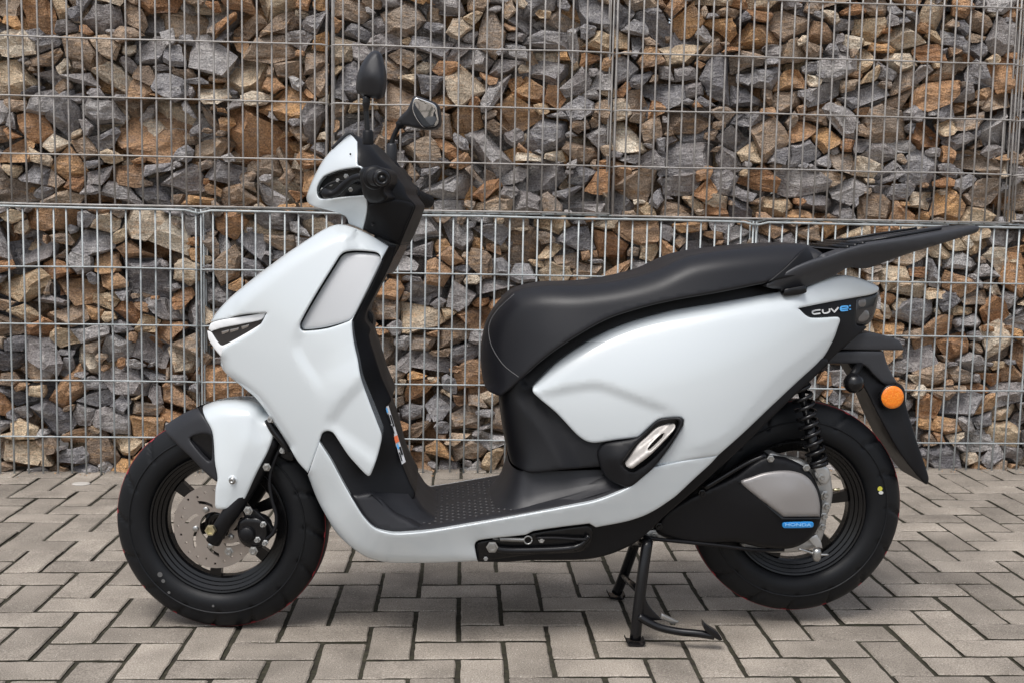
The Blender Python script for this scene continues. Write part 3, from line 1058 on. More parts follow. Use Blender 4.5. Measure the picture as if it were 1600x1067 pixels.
# ------------------------------------------------------------------ scooter: wheels
def wheel(center, axis, R, half, rim_r, name, steer_mark, nsp, ph):
    ax = Vector(axis).normalized()
    up_ = [(.006, .60), (.0065, .72), (.004, .76), (.0005, .74), (-.001, .66), (-.008, .60), (-.009, .52), (-.015, .47), (-.016, .38), (-.023, .33), (-.026, .20)]
    RP = [(rim_r + a, half * b) for a, b in up_] + [(rim_r + a, -half * b) for a, b in up_[::-1]]
    w = lathe(name, RP, center, ax, 'rim', n=144, smooth=False)
    # tyre section from bead to bead over the tread
    sec = []
    for k in range(0, 33):
        a = math.pi * k / 32
        # superellipse-like crown
        cx, sx = math.cos(a), math.sin(a)
        h = half * math.copysign(abs(cx) ** .62, cx)
        r = (rim_r - .002) + (R - rim_r + .002) * (abs(sx) ** .72)
        sec.append((r, h))
    sec = sec[2:-2]
    bead = [(rim_r + .004, half * .58), (rim_r + .0075, half * .70), (rim_r + .012, half * .86)]
    sec = bead + sec + [(r, -h) for r, h in bead[::-1]]
    n = 240
    def mod(i, q, r, h):
        s = q / (len(sec) - 1)
        # slanted shoulder sipes, alternating sides
        for side, lo, hi in ((0, .17, .44), (1, .56, .83)):
            if lo < s < hi:
                u = (s - lo) / (hi - lo)
                off = (i + (6 if side else 0) + u * 5) % 15
                if off < 1.7: return r - .008, h * .985
        return r, h
    tyre = lathe('tyre', sec, center, ax, 'rubber', w, n=n, closed=False, mod=mod)
    # moulded ring on the side wall and the red mark line round the tread
    rr = rim_r + (R - rim_r) * .52
    for sg in (1, -1):
        lathe('sidewall_ring', [(rr, sg * half * .955), (rr + .0012, sg * half * .985), (rr + .003, sg * half * .985), (rr + .004, sg * half * .95)], center, ax, 'rubber', w, n=96, closed=False)
    for hh in (.36, -.36):
        q = min(sec, key=lambda e: abs(e[1] - hh * half))
        lathe('red_line', [(q[0] - .004, hh * half - .0014), (q[0] + .0006, hh * half - .0010), (q[0] + .0006, hh * half + .0010), (q[0] - .004, hh * half + .0014)], center, ax, 'red', w, n=96, closed=False)
    # hub and spokes
    lathe('hub', [(.012, half * .75), (.030, half * .75), (.034, half * .4), (.030, -half * .4), (.028, -half * .75), (.012, -half * .75)], center, ax, 'rim', w, n=32)
    u = ax.cross(Vector((0, 0, 1))).normalized(); v = ax.cross(u)
    C = Vector(center)
    for k in range(nsp):
        a = ph + 2 * math.pi * k / nsp
        d = u * math.cos(a) + v * math.sin(a); s = ax.cross(d)
        V = []
        for r_, wd, h0, h1 in ((.026, .015, .018, -.016), (.075, .0095, .012, -.012), (rim_r - .024, .014, .010, -.012)):
            for hh in (h0, h1):
                for sd in (-1, 1): V.append(C + d * r_ + s * wd * sd * (1 if hh > 0 else .8) + ax * hh)
        Fq = []
        for b in (0, 4):
            Fq += [(b, b + 1, b + 5, b + 4), (b + 2, b + 6, b + 7, b + 3), (b, b + 4, b + 6, b + 2), (b + 1, b + 3, b + 7, b + 5)]
        meshobj('spoke', V, Fq, MAT['rim'], w)
    return w, tyre

def decal_disc(px, py, t, r, mat, fr, parent, name='paint_mark', sq=1.0):
    c = fr.pt(px, py, t)
    V = [c]
    for i in range(14):
        a = 2 * math.pi * i / 14
        V.append(c + fr.ex * r * sq * math.cos(a) + np.array([0, 0, 1]) * r * math.sin(a))
    meshobj(name, V, [(0, 1 + i, 1 + (i + 1) % 14) for i in range(14)], MAT[mat], parent)

fw, ft = wheel(AXF, -FS.ey, .2425, .049, .153, 'front_wheel', 1, 6, R_(22))
fw['label'] = 'black front wheel turned slightly away'
AXR = F0.pt(1239, 787, 0)
rw, rt = wheel(AXR, -F0.ey, .2475, .054, .1535, 'rear_wheel', 0, 6, R_(10))
rw['label'] = 'black rear wheel held clear of the ground'
decal_disc(1375, 763, .0547, .0058, 'yellow', F0, rw)
decal_disc(1376.5, 769, .0547, .0042, 'whitedot', F0, rw, sq=1.3)
for x, y, r_ in ((250, 897, .006), (255, 907, .0045), (264, 925, .0035), (333, 946, .003)):
    decal_disc(x, y, .0497, r_, 'faintmark', FS, fw)

def disc_plate(center, axis, r_out, r_in, holes, slots, th, mat, name, parent, n=72):
    ax = Vector(axis).normalized(); u = ax.cross(Vector((0, 0, 1))).normalized(); v = ax.cross(u)
    pts, edges, polys = [], [], []
    def loop(L):
        b = len(pts); pts.extend(L); edges.extend((b + i, b + (i + 1) % len(L)) for i in range(len(L))); polys.append(np.array(L))
    loop([(r_out * math.cos(2 * math.pi * i / n), r_out * math.sin(2 * math.pi * i / n)) for i in range(n)])
    loop([(r_in * math.cos(2 * math.pi * i / 36), r_in * math.sin(2 * math.pi * i / 36)) for i in range(36)])
    for (r, a, rad) in holes: loop([(r * math.cos(a) + rad * math.cos(2 * math.pi * i / 8), r * math.sin(a) + rad * math.sin(2 * math.pi * i / 8)) for i in range(8)])
    for S in slots: loop(S)
    co, _, tr, ov, _, _ = delaunay_2d_cdt([Vector(p) for p in pts], edges, [], 0, 1e-6)
    P = np.array([(c.x, c.y) for c in co]); T = np.array([t for t in tr if len(t) == 3])
    cen = P[T].mean(1); ok = inside(cen, polys[0])
    for q in polys[1:]: ok &= ~inside(cen, q)
    T = T[ok]
    C = Vector(center)
    def pos(p, h): return C + u * p[0] + v * p[1] + ax * h
    V = [pos(p, th / 2) for p in P] + [pos(p, -th / 2) for p in P]
    m = len(P)
    F = [tuple(t) for t in T] + [tuple(m + i for i in t[::-1]) for t in T]
    for L in polys:
        b = len(V); k = len(L)
        V += [pos(p, th / 2) for p in L] + [pos(p, -th / 2) for p in L]
        F += [(b + i, b + (i + 1) % k, b + k + (i + 1) % k, b + k + i) for i in range(k)]
    return meshobj(name, V, F, MAT[mat], parent)
holes = []
for k in range(24):
    a = 2 * math.pi * k / 24
    holes += [(.081 - .008 * (k % 3) / 2 + .003, a, .0028)]
slots = []
for k in range(7):
    a = 2 * math.pi * k / 7 + .3
    mid = [(.046 + .019 * s, a + .52 * s) for s in np.linspace(0, 1, 7)]
    L = [((r + .0042) * math.cos(q), (r + .0042) * math.sin(q)) for r, q in mid] + [((r - .0042) * math.cos(q), (r - .0042) * math.sin(q)) for r, q in mid[::-1]]
    slots.append(L)
DC = AXF - FS.ey * .055
disc = disc_plate(DC, -FS.ey, .094, .034, holes, slots, .004, 'disc', 'brake_disc', fw)
for k in range(5):
    a = 2 * math.pi * k / 5 + .75
    p = Vector(DC) + Vector(FS.ex) * .043 * math.cos(a) + Vector((0, 0, 1)) * .043 * math.sin(a) - Vector(FS.ey) * .002
    lathe('disc_bolt', [(.0001, .005), (.0055, .005), (.0068, .0035), (.007, 0)], p, -FS.ey, 'steel', fw, n=10, closed=False)
# fork legs, axle, caliper
for sg in (1, -1):
    pts = [FS.pt(333, 846, .082), FS.pt(346, 822, .083), FS.pt(362, 798, .084), FS.pt(392, 752, .070), FS.pt(412, 715, .066), FS.pt(428, 684, .062)]
    if sg < 0: pts = [FS.flip(p) for p in pts]
    tubeobj('fork_leg', catmull(pts, 3), [.0165] * 3 + [.018] * 3 + [.019] * 7 + [.017] * 3, 'black', n=16)
ab = FS.pt(330, 827, .104)
lathe('axle_bolt', [(.0001, .004), (.007, .004), (.0078, .009), (.0115, .009), (.0122, .004), (.0125, 0)], ab, -FS.ey, 'gold', None, n=6, closed=False, smooth=False)
cal = panel('brake_caliper', [(372, 815), (384, 806, 1), (404, 808), (416, 818), (419, 836), (412, 852), (396, 856), (380, 850), (372, 836)], .088, 'gloss', fr=FS, edge=(5, .010), back=('flat', .045), both=False, step=5)
lathe('caliper_cap', [(.0001, .008), (.014, .008), (.017, .004), (.0175, -.01)], FS.pt(386, 834, .090), -FS.ey, 'black', cal, n=28, closed=False)
for x, y in ((388, 797), (358, 861), (396, 860)): bolt(x, y, .092, .0085, 'steel', FS, cal)
for x, y in ((412, 818), (415, 847), (403, 842)): bolt(x, y, .090, .0055, 'alu', FS, cal, h=.012)
bk = panel('caliper_bracket', [(378, 788, 1), (398, 796), (420, 816), (431, 832, 1), (421, 840), (402, 824), (384, 812)], .070, 'gloss', fr=FS, edge=(2, .002), back=('flat', .058), both=False, step=5)
hose = [FS.pt(x, y, t) for x, y, t in ((416, 842, .085), (428, 830, .085), (432, 806, .08), (424, 776, .075), (422, 745, .07), (432, 712, .065), (446, 688, .06))]
tubeobj('brake_hose', catmull(hose, 5), .0042, 'black', n=8)
bolt(417, 729, .094, .0075, 'steel', FS)
# things behind the fender: steering stem cover, bracket, reflector pin
panel('fork_bracket', [(420, 655, 1), (440, 668), (460, 705), (458, 720), (440, 716), (424, 700), (416, 680)], .060, 'gloss', fr=FS, edge=(4, .008), back='mirror', step=6)
tubeobj('fork_bracket_pipe', catmull([FS.pt(418, 655, .075), FS.pt(427, 672, .078), FS.pt(441, 690, .078), FS.pt(449, 706, .075)], 4), .008, 'gloss')
bolt(424, 654, .083, .007, 'alu', FS, h=.012)
bolt(442, 703, .08, .006, 'alu', FS, h=.01)

# ------------------------------------------------------------------ scooter: front fender
fen = panel('front_fender', [(309, 639, 1), (318, 633), (335, 627), (361, 624), (392, 625), (405, 629), (416, 639), (423, 655), (428, 666), (428.5, 676), (420, 702), (400, 741), (381, 784), (376, 791), (364, 793.5), (345, 795), (337.5, 793), (336, 786), (337, 762), (340, 747), (336, 722), (334, 690), (331, 672), (321, 654)],
      [(310, 639, .062), (361, 650, .083), (420, 670, .078), (336, 690, .088), (380, 720, .098), (415, 690, .092), (340, 790, .100), (378, 788, .100), (350, 760, .104)],
      'white', fr=FS, edge=(3.5, .004), rolls=[([(309, 636), (335, 624), (361, 621), (392, 622), (408, 629), (418, 640)], 30, .078)],
      folds=[([(350, 800), (372, 725), (388, 680), (396, 653), (428, 673)], 30, .010)], back=.012, bridge=[((309, 639), (418, 644))], step=5)
fen['label'] = 'white upper front fender with fork covers'
ff = panel('front_fender_tip', [(309, 637, 1), (295, 641), (272, 654), (259, 664), (258, 669), (262, 678), (280, 697), (300, 716), (320, 737), (338, 752, 1), (340, 747), (336, 722), (334, 690), (331, 672), (321, 654)],
      [(258, 665, .050), (310, 645, .066), (300, 700, .080), (338, 745, .090), (325, 680, .080)], 'charcoal', fr=FS, edge=(3, .003),
      rolls=[([(309, 634), (295, 638), (272, 651), (256, 663)], 24, .035)], back=.012, bridge=[((260, 672), (309, 637))],
      holes=[[(297, 686), (301, 681), (317, 677), (328, 679), (331, 684), (331.5, 712), (329, 720), (324, 719), (309, 703)]], step=5)
panel('fender_vent', [(294, 684), (300, 678), (318, 674), (331, 678), (334, 685), (334, 716), (328, 723), (320, 720), (305, 705)], .066, 'gloss', fr=FS, edge=(2, .001), back=.004, step=6)
for q in ((363, 750),):
    bolt(q[0], q[1], .1035, .0062, 'steel', FS, h=.006, hexa=False)
lathe('bolt_boss', [(.0001, .001), (.010, .001), (.0125, -.004)], FS.pt(363, 749, .1015), -FS.ey, 'white', None, n=20, closed=False)

# ------------------------------------------------------------------ scooter: front body
FC = [(329, 503, 1), (340, 486), (361, 464), (400, 432), (440, 402), (480, 375), (506, 359), (526, 351.5), (544, 353.5), (575, 366), (607, 385.5, 1), (603, 393), (596, 406), (578, 443), (558, 484), (550, 501, 1),
      (551, 520), (554, 540), (559, 562), (564, 590), (577, 627), (588, 656), (596, 678), (595.5, 690), (588, 718), (579, 741), (576, 743), (571, 740), (556, 724), (543.7, 709.8), (528, 686), (520, 675), (511, 672.5), (504, 676), (499, 690, 1),
      (491, 712), (481, 738, 1), (465, 720), (450, 694), (424, 654), (400, 622), (375, 601), (352, 582), (345, 570), (345, 558, 1), (349, 545), (379, 528), (404, 511), (417, 489, 1), (380, 492), (345, 500)]
LIDO = [(540, 394), (556, 392), (585, 394), (593, 398), (595, 407), (577, 446), (559, 482), (551, 497), (544, 502.5), (511, 513.5), (475, 517.5), (469.5, 514), (469.5, 504), (493, 461), (524, 411), (532, 399)]
FCW = poly([(335, 525, .055), (350, 570, .058), (400, 440, .108), (370, 490, .088), (440, 410, .118), (526, 360, .128), (600, 390, .150), (455, 535, .160), (500, 450, .158), (550, 500, .190), (420, 640, .108), (465, 705, .138), (500, 600, .180), (590, 680, .205), (577, 740, .205), (500, 690, .182), (560, 590, .205)], 2)
fc = panel('front_cover', FC, FCW,
      'white', edge=(3, .003), rolls=[([(325, 503), (340, 482), (361, 460), (400, 428), (440, 398), (480, 371), (508, 355), (526, 348), (546, 350), (577, 362), (612, 382)], 30, .055), ([(345, 565), (352, 585), (375, 604), (400, 625), (424, 657), (450, 697)], 16, .030)],
      folds=[([(362, 489), (372, 459), (442, 402), (528, 357)], 12, -.008),
             ([(496, 668), (504, 657), (530, 622), (566, 583)], 18, .008, 26, 0),
             ([(505, 640), (480, 595), (453, 536), (487, 470), (541, 384)], 18, .008, 70, 0)],
      holes=[LIDO], back='mirror', step=5)
fc['label'] = 'pearl white front cover and leg shield'
lid = panel('glovebox_lid', [(541, 397), (556, 395), (585, 397), (594, 401), (596, 408), (578, 447), (560, 482), (552, 496), (545, 501), (510, 511), (476, 515), (472, 512), (472, 505), (496, 462), (527, 412), (534, 401)],
      lambda P: FCW(P) - .0095, 'greylid', edge=(4, .004), back=.016, step=6)
lid['label'] = 'silver grey lid set in the white cover'
# black sheet behind the lid stands in for the shadow in its gap
panel('lid_gap_shade', [(540, 394), (556, 392), (587, 394), (597, 399), (599, 408), (581, 448), (563, 484), (555, 499), (546, 504), (511, 514.5), (475, 518), (469, 514), (469, 504), (493, 461), (524, 411), (532, 399)],
      lambda P: FCW(P) - .026, 'gloss', edge=(0, 0), back=.010, step=8)
# headlight
HLW = poly([(325, 515, .045), (414, 490, .112), (346, 545, .060), (380, 505, .090)], 1)
hl = panel('headlight', [(325, 515, 1), (332, 508), (380, 498), (414, 489.5, 1), (405, 512), (379, 530), (348, 546, 1), (335, 540), (328, 532)],
      HLW, 'lens', edge=(2, .002), back='mirror', step=5)
hl['label'] = 'dark headlight between white light strips'
panel('light_strip', [(326, 514, 1), (330, 505), (350, 499.5), (385, 494), (416, 488.5, 1), (409, 499), (380, 506), (345, 513), (330, 518, 1)],
      lambda P: HLW(P) + .007, 'drl', hl, edge=(1.5, .002), back=.006, step=5)
panel('light_strip', [(324, 517, 1), (330, 519), (340, 534), (347, 540), (375, 526), (402, 510), (408, 506, 1), (400, 517), (379, 532), (349, 550), (345, 557, 1), (334, 543), (326, 530)],
      lambda P: HLW(P) + .005, 'drl', hl, edge=(1.5, .002), back=.006, step=5)
for x, y, l in ((352, 520, 12), (366, 517, 14), (383, 512, 12)):
    panel('lamp_reflector', [(x - l / 2, y - 2, 1), (x + l / 2, y - 5, 1), (x + l / 2 - 1, y - 1, 1), (x - l / 2 + 1, y + 3, 1)], lambda P: HLW(P) + .002, 'chrome', hl, edge=(.8, .001), back=.003, step=4)
# inner leg shield
ls = panel('leg_shield', [(600, 383, 1), (619, 384, 1), (612, 409), (596, 442), (574, 484), (571, 500), (579, 514), (577, 526), (585, 553), (597, 590), (611, 622), (610, 628), (603, 636), (615, 676), (628, 722), (640, 752, 1), (648, 775), (610, 812), (585, 817), (568, 802), (553, 782), (536, 754), (516, 716), (502, 688), (503, 679), (511, 673), (520, 676), (545, 690), (560, 640), (540, 560), (540, 500), (590, 400)],
      [(610, 384, .080), (560, 500, .135), (575, 500, .09), (570, 580, .148), (600, 590, .10), (596, 690, .145), (628, 722, .115), (640, 752, .125), (562, 788, .182), (508, 680, .170), (536, 740, .174), (612, 622, .10), (580, 745, .152), (590, 400, .085)],
      'black', edge=(2.5, .003), back='mirror', step=6)
panel('bag_hook', [(566, 488), (576, 486), (583, 494), (582, 508), (574, 518), (566, 512)], .022, 'black', edge=(3, .006), back='mirror', step=5)
# printed label along the edge of the leg shield
lb = panel('warning_label', [(601, 636, 1), (607, 633, 1), (634, 721, 1), (628, 725, 1)], [(604, 635, .112), (631, 722, .126), (601, 636, .113), (634, 721, .125)], 'label', edge=(0, 0), back=.001, both=False, step=6)
def lab(a, b, x0, x1, m):
    def P(s, u): return (604 + (631 - 604) * s + (u - .5) * 6.2, 634.5 + (723 - 634.5) * s - (u - .5) * 3.2)
    q = [P(a, x0) + (1,), P(a, x1) + (1,), P(b, x1) + (1,), P(b, x0) + (1,)]
    panel('label_print', q, [(604, 635, .1135), (631, 722, .1275), (601, 636, .1145), (634, 721, .1265)], m, lb, edge=(0, 0), back=.0006, both=False, step=6)
lab(.02, .10, .12, .5, 'skyblue'); lab(.13, .30, .1, .45, 'black'); lab(.16, .36, .6, .92, 'black'); lab(.33, .47, .1, .5, 'black'); lab(.52, .63, .04, .96, 'orange')
lab(.66, .74, .1, .55, 'skyblue'); lab(.72, .86, .5, .92, 'black'); lab(.80, .95, .1, .4, 'black')
# ------------------------------------------------------------------ scooter: lower side and floor
EDGE = [(499, 690), (516.6, 717), (537, 755), (556.5, 789), (569, 808), (585, 824), (604, 831), (623, 833), (671, 829), (735, 818.5), (799, 807), (865, 795), (900, 788.5), (930, 782), (958, 772), (985, 759), (1003, 745), (1022, 729)]
low = panel('floor_side_cover', [(p[0], p[1]) if i not in (0, 17) else (p[0], p[1], 1) for i, p in enumerate(EDGE)] +
      [(1070, 719), (1122, 710.7, 1), (1110, 724), (1086, 746), (1056, 774), (1040.7, 785), (1022, 797), (1002, 806.5), (976, 814.5), (931, 823, 1), (921, 817, 1), (872, 823), (833, 829), (821, 834.5), (769, 840), (747, 843.5), (742, 849), (742.5, 858), (746, 875.5, 1),
       (700, 878), (640, 879), (614, 878.5), (591, 875.5), (569, 867.5), (544, 850), (525, 831), (515, 815), (496, 780), (481, 741.6, 1)],
      [(499, 690, .188), (516, 717, .193), (556, 789, .203), (604, 831, .210), (735, 818, .210), (900, 788, .210), (1003, 745, .208), (1022, 729, .206), (1122, 711, .180), (1056, 774, .176), (930, 820, .186), (745, 850, .186), (745, 877, .178), (614, 878, .174), (544, 850, .160), (496, 780, .148), (481, 741, .160), (560, 830, .184), (680, 850, .194), (840, 815, .196)],
      'white', edge=(2.5, .003), rolls=[([(481, 745), (496, 784), (515, 819), (544, 854), (569, 871), (614, 882), (746, 881)], 16, .022)], back=.020, step=6)
low['label'] = 'white lower side cover below the floorboard'
# floorboard: lofted across the scooter between the two edges
en = smooth_outline([(548, 775), (556.5, 789), (569, 808), (585, 824), (604, 831), (623, 833), (671, 829), (735, 818.5), (799, 807), (865, 795), (900, 788.5), (930, 782), (958, 772), (985, 759), (1000, 748)], 7, False)
E3 = F0.at(en[:, 0], en[:, 1], .198)
def floor_c(x):       # centre height over the edge height: raised heel at the front, step at the rear
    return 0.0
xs = E3[:, 0]; ze = E3[:, 2]
imin = int(np.argmin(ze))
ts = [.196, .1945, .190, .182, .165, .14, .10, .05, 0, -.05, -.10, -.14, -.165, -.182, -.190, -.1945, -.196]
zf = F0.pt(660, 829, .198)[2]
xa, xb = F0.pt(652, 770, .10)[0], F0.pt(800, 740, .10)[0]
V, F = [], []
x_front = E3[0][0]
for i in range(len(en)):
    for t in ts:
        lip = .010 * (1 - circ(np.array([(.196 - abs(t)) / .014]))[0]) if abs(t) > .182 else .010
        s = min(1, max(0, (.186 - abs(t)) / .05))
        s = s * s * (3 - 2 * s)
        x = xs[i]
        base = ze[i]
        if i < imin:                       # towards the leg shield the deck stays higher than the edge only at its rim
            base = ze[i]
        rear = max(0.0, (x - xb) / .12)
        base2 = base + s * min(.045, .030 * rear)
        V.append((x, -t, base2 - .004 + lip))
    
n = len(ts)
for i in range(len(en) - 1):
    for j in range(n - 1): F.append((i * n + j, (i + 1) * n + j, (i + 1) * n + j + 1, i * n + j + 1))
fb = meshobj('floorboard', V, F, MAT['charcoal'], scooter, True)
fb['label'] = 'black textured floorboard'
def deck_z(x): return float(np.interp(x, xs[imin:], ze[imin:]))
# raised heel block at the foot of the leg shield, lofted from floor to shield
def loft(name, sections, mat, parent=None, smooth=True):
    V, F = [], []
    k = len(sections[0])
    for s in sections: V += [tuple(p) for p in s]
    for i in range(len(sections) - 1):
        for j in range(k - 1): F.append((i * k + j, (i + 1) * k + j, (i + 1) * k + j + 1, i * k + j + 1))
    return meshobj(name, V, F, MAT[mat], parent if parent is not None else scooter, smooth)
hx0, hz0 = F0.pt(566, 790, .185)[0], F0.pt(566, 790, .185)[2]
hx1, hz1 = F0.pt(582, 768, .16)[0], F0.pt(582, 768, .16)[2]
hx2, hz2 = F0.pt(646, 772, .10)[0], deck_z(F0.pt(646, 772, .10)[0])
hx3 = F0.pt(664, 800, .13)[0]
secs = []
for t in np.linspace(.182, -.182, 25):
    u = min(1, (.182 - abs(t)) / .06); u = u * u * (3 - 2 * u)
    xtop = hx1 + .085 * u
    ztop = hz1 - .012 * u
    zb_ = deck_z(hx3)
    secs.append([(hx0 - .01, -t, hz0), (hx1, -t, hz1), (xtop, -t, ztop), (xtop + .022, -t, ztop - .022 - .012 * u), (xtop + .045, -t, zb_ + .012), (xtop + .075, -t, zb_ + .0025), (xtop + .11, -t, zb_ - .006)])
loft('heel_block', secs, 'charcoal')
panel('floor_toe', [(546, 771, 1), (562, 771), (581, 768), (597, 778), (618, 800), (645, 815), (660, 826), (640, 832), (622, 833), (604, 831), (585, 824), (569, 808), (556, 789)], [(550, 775, .186), (600, 780, .178), (640, 820, .188), (585, 822, .193)], 'charcoal', edge=(6, .012), back=.03, step=6)
# anti slip studs
st = Geo()
for i in range(26):
    for j in range(12):
        x = F0.pt(585, 800, .1)[0] + .085 + i * .0125
        t = .150 - j * .0265 + (.013 if i % 2 else 0)
        if x > xb + .02 or abs(t) < .012: continue
        z = deck_z(x) + .0062
        a = .0042
        q = Vector((x, -t, z))
        st.add([q + Vector((-a, 0, 0)), q + Vector((0, -a * .55, 0)), q + Vector((a, 0, 0)), q + Vector((0, a * .55, 0)), q + Vector((0, 0, .0022))], [(0, 1, 4), (1, 2, 4), (2, 3, 4), (3, 0, 4)])
tag(st.obj('deck_stud', MAT['stud'], fb), None, kind='stuff')
sl = F0.pt(768, 742, .04)
sg_ = Geo(); zz = deck_z(sl[0]) + .0066
for a, b, c, d in ((0, .045, -.05, -.046), (.041, .045, -.05, -.02), (0, .004, -.05, -.02), (0, .045, -.024, -.02)):
    sg_.box((sl[0] + (a + b) / 2, (c + d) / 2 + .03, zz), (b - a, d - c, .0016))
sg_.obj('deck_hatch', MAT['gloss'], fb)
# column under the seat
col_ = panel('seat_column', [(776, 604, 1), (783, 628), (785, 650), (791, 690), (797, 719), (806, 728), (829, 738), (880, 733), (945, 728, 1), (1000, 715, 1), (1010, 670), (960, 640), (1000, 560), (1120, 490), (1235, 462, 1), (1235, 445, 1), (1100, 448), (1000, 470), (900, 515), (830, 575)],
      [(780, 620, .105), (797, 715, .120), (829, 738, .150), (940, 728, .172), (850, 640, .128), (900, 560, .108), (1000, 500, .112), (1120, 470, .112), (1235, 455, .100), (930, 690, .160), (1000, 640, .15)],
      'black', edge=(3, .003), rolls=[([(774, 604), (781, 628), (789, 690), (796, 722)], 34, .055)], folds=[([(832, 614), (875, 668), (912, 735)], 26, -.014)], back='mirror', step=6)
# skirt where the column meets the floor
secs = []
cx0 = F0.pt(797, 720, .09)[0]; cz0 = F0.pt(829, 737, .15)[2]
for dx, u, tw in ((0, 1, .146), (-.006, .72, .150), (-.016, .38, .157), (-.034, .12, .168), (-.06, -.06, .184)):
    row = []
    for a in np.linspace(-1, 1, 33):
        th = a * math.pi * .5        # plan: U shape round the column, open to the rear
        px_ = cx0 + .055 - (.055 - dx) * max(0, math.cos(th)) ** .6 if abs(a) < 1 else cx0 + .055
        tt = math.copysign(tw * abs(math.sin(th)) ** .7, a)
        dk = deck_z(px_)
        row.append((px_, -tt, dk + (cz0 - dk) * u))
    tail = []
    for q in (row[0], row[-1]):
        px_ = cx0 + .30; dk = deck_z(px_)
        tail.append((px_, q[1], dk + (cz0 + .008 - dk) * u))
    secs.append([tail[0]] + row + [tail[1]])
loft('column_skirt', secs, 'charcoal')
# ------------------------------------------------------------------ scooter: footrest housing and peg
pg = panel('footrest_housing', [(995, 683), (1027, 656), (1040, 653), (1063, 651.5), (1068, 656), (1067, 664), (1046, 698), (1021, 730), (1003, 746), (988, 758), (978, 760), (953, 750), (942, 738), (936, 722), (934, 705), (945, 693)],
      [(995, 683, .192), (1063, 653, .208), (1020, 730, .213), (985, 758, .210), (953, 750, .190), (934, 705, .176), (960, 715, .202), (1010, 690, .205)], 'black', edge=(3, .004), back=.03,
      holes=[[(971, 724, 1), (990, 697), (1024, 664), (1046, 656), (1060, 656.5), (1060, 666), (1040, 694), (1012, 722), (990, 736, 1), (980, 733)]], step=5)
panel('footrest_pocket', [(968, 724, 1), (990, 692), (1022, 660), (1046, 653), (1063, 654), (1063, 668), (1042, 697), (1012, 726), (990, 741, 1), (976, 736)], .186, 'gloss', pg, edge=(0, 0), back=.006, step=8)
peg = panel('footrest', [(978, 725), (994, 697), (1010, 682), (1027, 667), (1046, 661), (1054, 662), (1055, 667), (1049, 676), (1039, 687), (1016, 710), (998, 724), (987, 731)],
      [(978, 725, .212), (1054, 662, .204), (1010, 700, .212)], 'peg', pg, edge=(3, .004), back=.014, holes=[[(1012, 700), (1022, 688), (1034, 677), (1039, 677), (1037, 684), (1024, 697), (1015, 704)]], step=4)
peg['label'] = 'folded silver passenger footrest'
# ------------------------------------------------------------------ scooter: rear body
SC_ = [(832.5, 611), (836, 600), (851, 584), (870, 566), (907, 540), (945, 519), (982, 504), (1020, 493), (1057, 484), (1120, 473.8), (1170, 465), (1219.5, 456, 1), (1224, 462, 1), (1259, 457.5, 1), (1261, 449, 1), (1284, 438), (1300, 433), (1322, 430.5), (1343, 435), (1366, 444), (1373, 450), (1371, 456), (1361, 460.5), (1338, 465, 1), (1290, 473.5), (1247, 482, 1), (1266, 496.5), (1309, 495.5), (1312.5, 500), (1309, 512), (1302, 531), (1284, 561), (1248, 594), (1200, 639), (1160, 677), (1122, 710.7, 1), (1070, 719), (1022, 729, 1), (1046, 697.5), (1067, 664), (1068, 655), (1061, 651.5), (1040, 652.5), (1027, 656), (997.5, 682.5, 1), (960, 687), (930, 691), (915, 688), (900, 677), (870, 645), (844, 623)]
scv = panel('side_cover', SC_,
      poly([(832, 611, .156), (870, 566, .148), (945, 519, .150), (1057, 484, .152), (1120, 474, .150), (1219, 456, .146), (1300, 436, .122), (1370, 450, .056), (1338, 462, .090), (1250, 470, .134), (930, 691, .176), (997, 682, .188), (1061, 652, .204), (1022, 729, .203), (1122, 711, .180), (1200, 639, .172), (1284, 561, .138), (1312, 500, .112), (1266, 497, .138), (900, 600, .176), (1000, 580, .190), (1120, 560, .188), (1200, 530, .166), (1120, 640, .192), (870, 645, .160), (930, 640, .184), (960, 590, .192)], 3),
      'white', edge=(3, .0035), rolls=[([(836, 598), (870, 563), (907, 537), (945, 516), (982, 501), (1020, 490), (1057, 481), (1120, 470), (1170, 462), (1220, 453)], 34, .026), ([(1261, 446), (1284, 435), (1300, 430), (1322, 427), (1343, 431), (1372, 446)], 10, .014)],
      folds=[([(826, 612), (880, 602), (924, 596), (945, 598), (1000, 618), (1074, 644)], 14, .007, 0, 50),
             ([(1246, 484), (1140, 497), (1060, 512), (980, 532)], 40, .009, 0, 140),
             ([(1040, 704), (1110, 690), (1150, 662), (1210, 592), (1280, 537), (1318, 508)], 30, .009, 70, 0)],
      back=.02, bridge=[((1284, 438), (1361, 460.5))], step=6)
scv['label'] = 'pearl white rear side cover with a scooped crease'
# tail piece with the badge
tl = panel('tail_panel', [(1240, 478, 1), (1338, 462, 1), (1338, 507), (1354, 510), (1344, 521), (1314, 546), (1291, 568, 1), (1240, 616), (1196, 657), (1170, 670), (1190, 630), (1240, 580), (1290, 535), (1300, 505), (1262, 500)],
      [(1240, 480, .112), (1338, 465, .072), (1266, 497, .116), (1312, 500, .104), (1338, 505, .078), (1350, 512, .070), (1290, 567, .108), (1200, 650, .142)], 'black', edge=(2, .002), back=.05, step=6, bridge=[((1338, 507), (1300, 560))])
lens = panel('tail_light', [(1337, 465, 1), (1362, 460.5), (1371, 457), (1371.5, 466), (1368, 486), (1361, 502), (1351, 509), (1340, 508.5), (1335, 505, 1)], [(1337, 465, .074), (1371, 458, .036), (1361, 502, .046), (1337, 505, .076), (1352, 485, .066)], 'tail', edge=(4, .006), back='mirror', step=4)
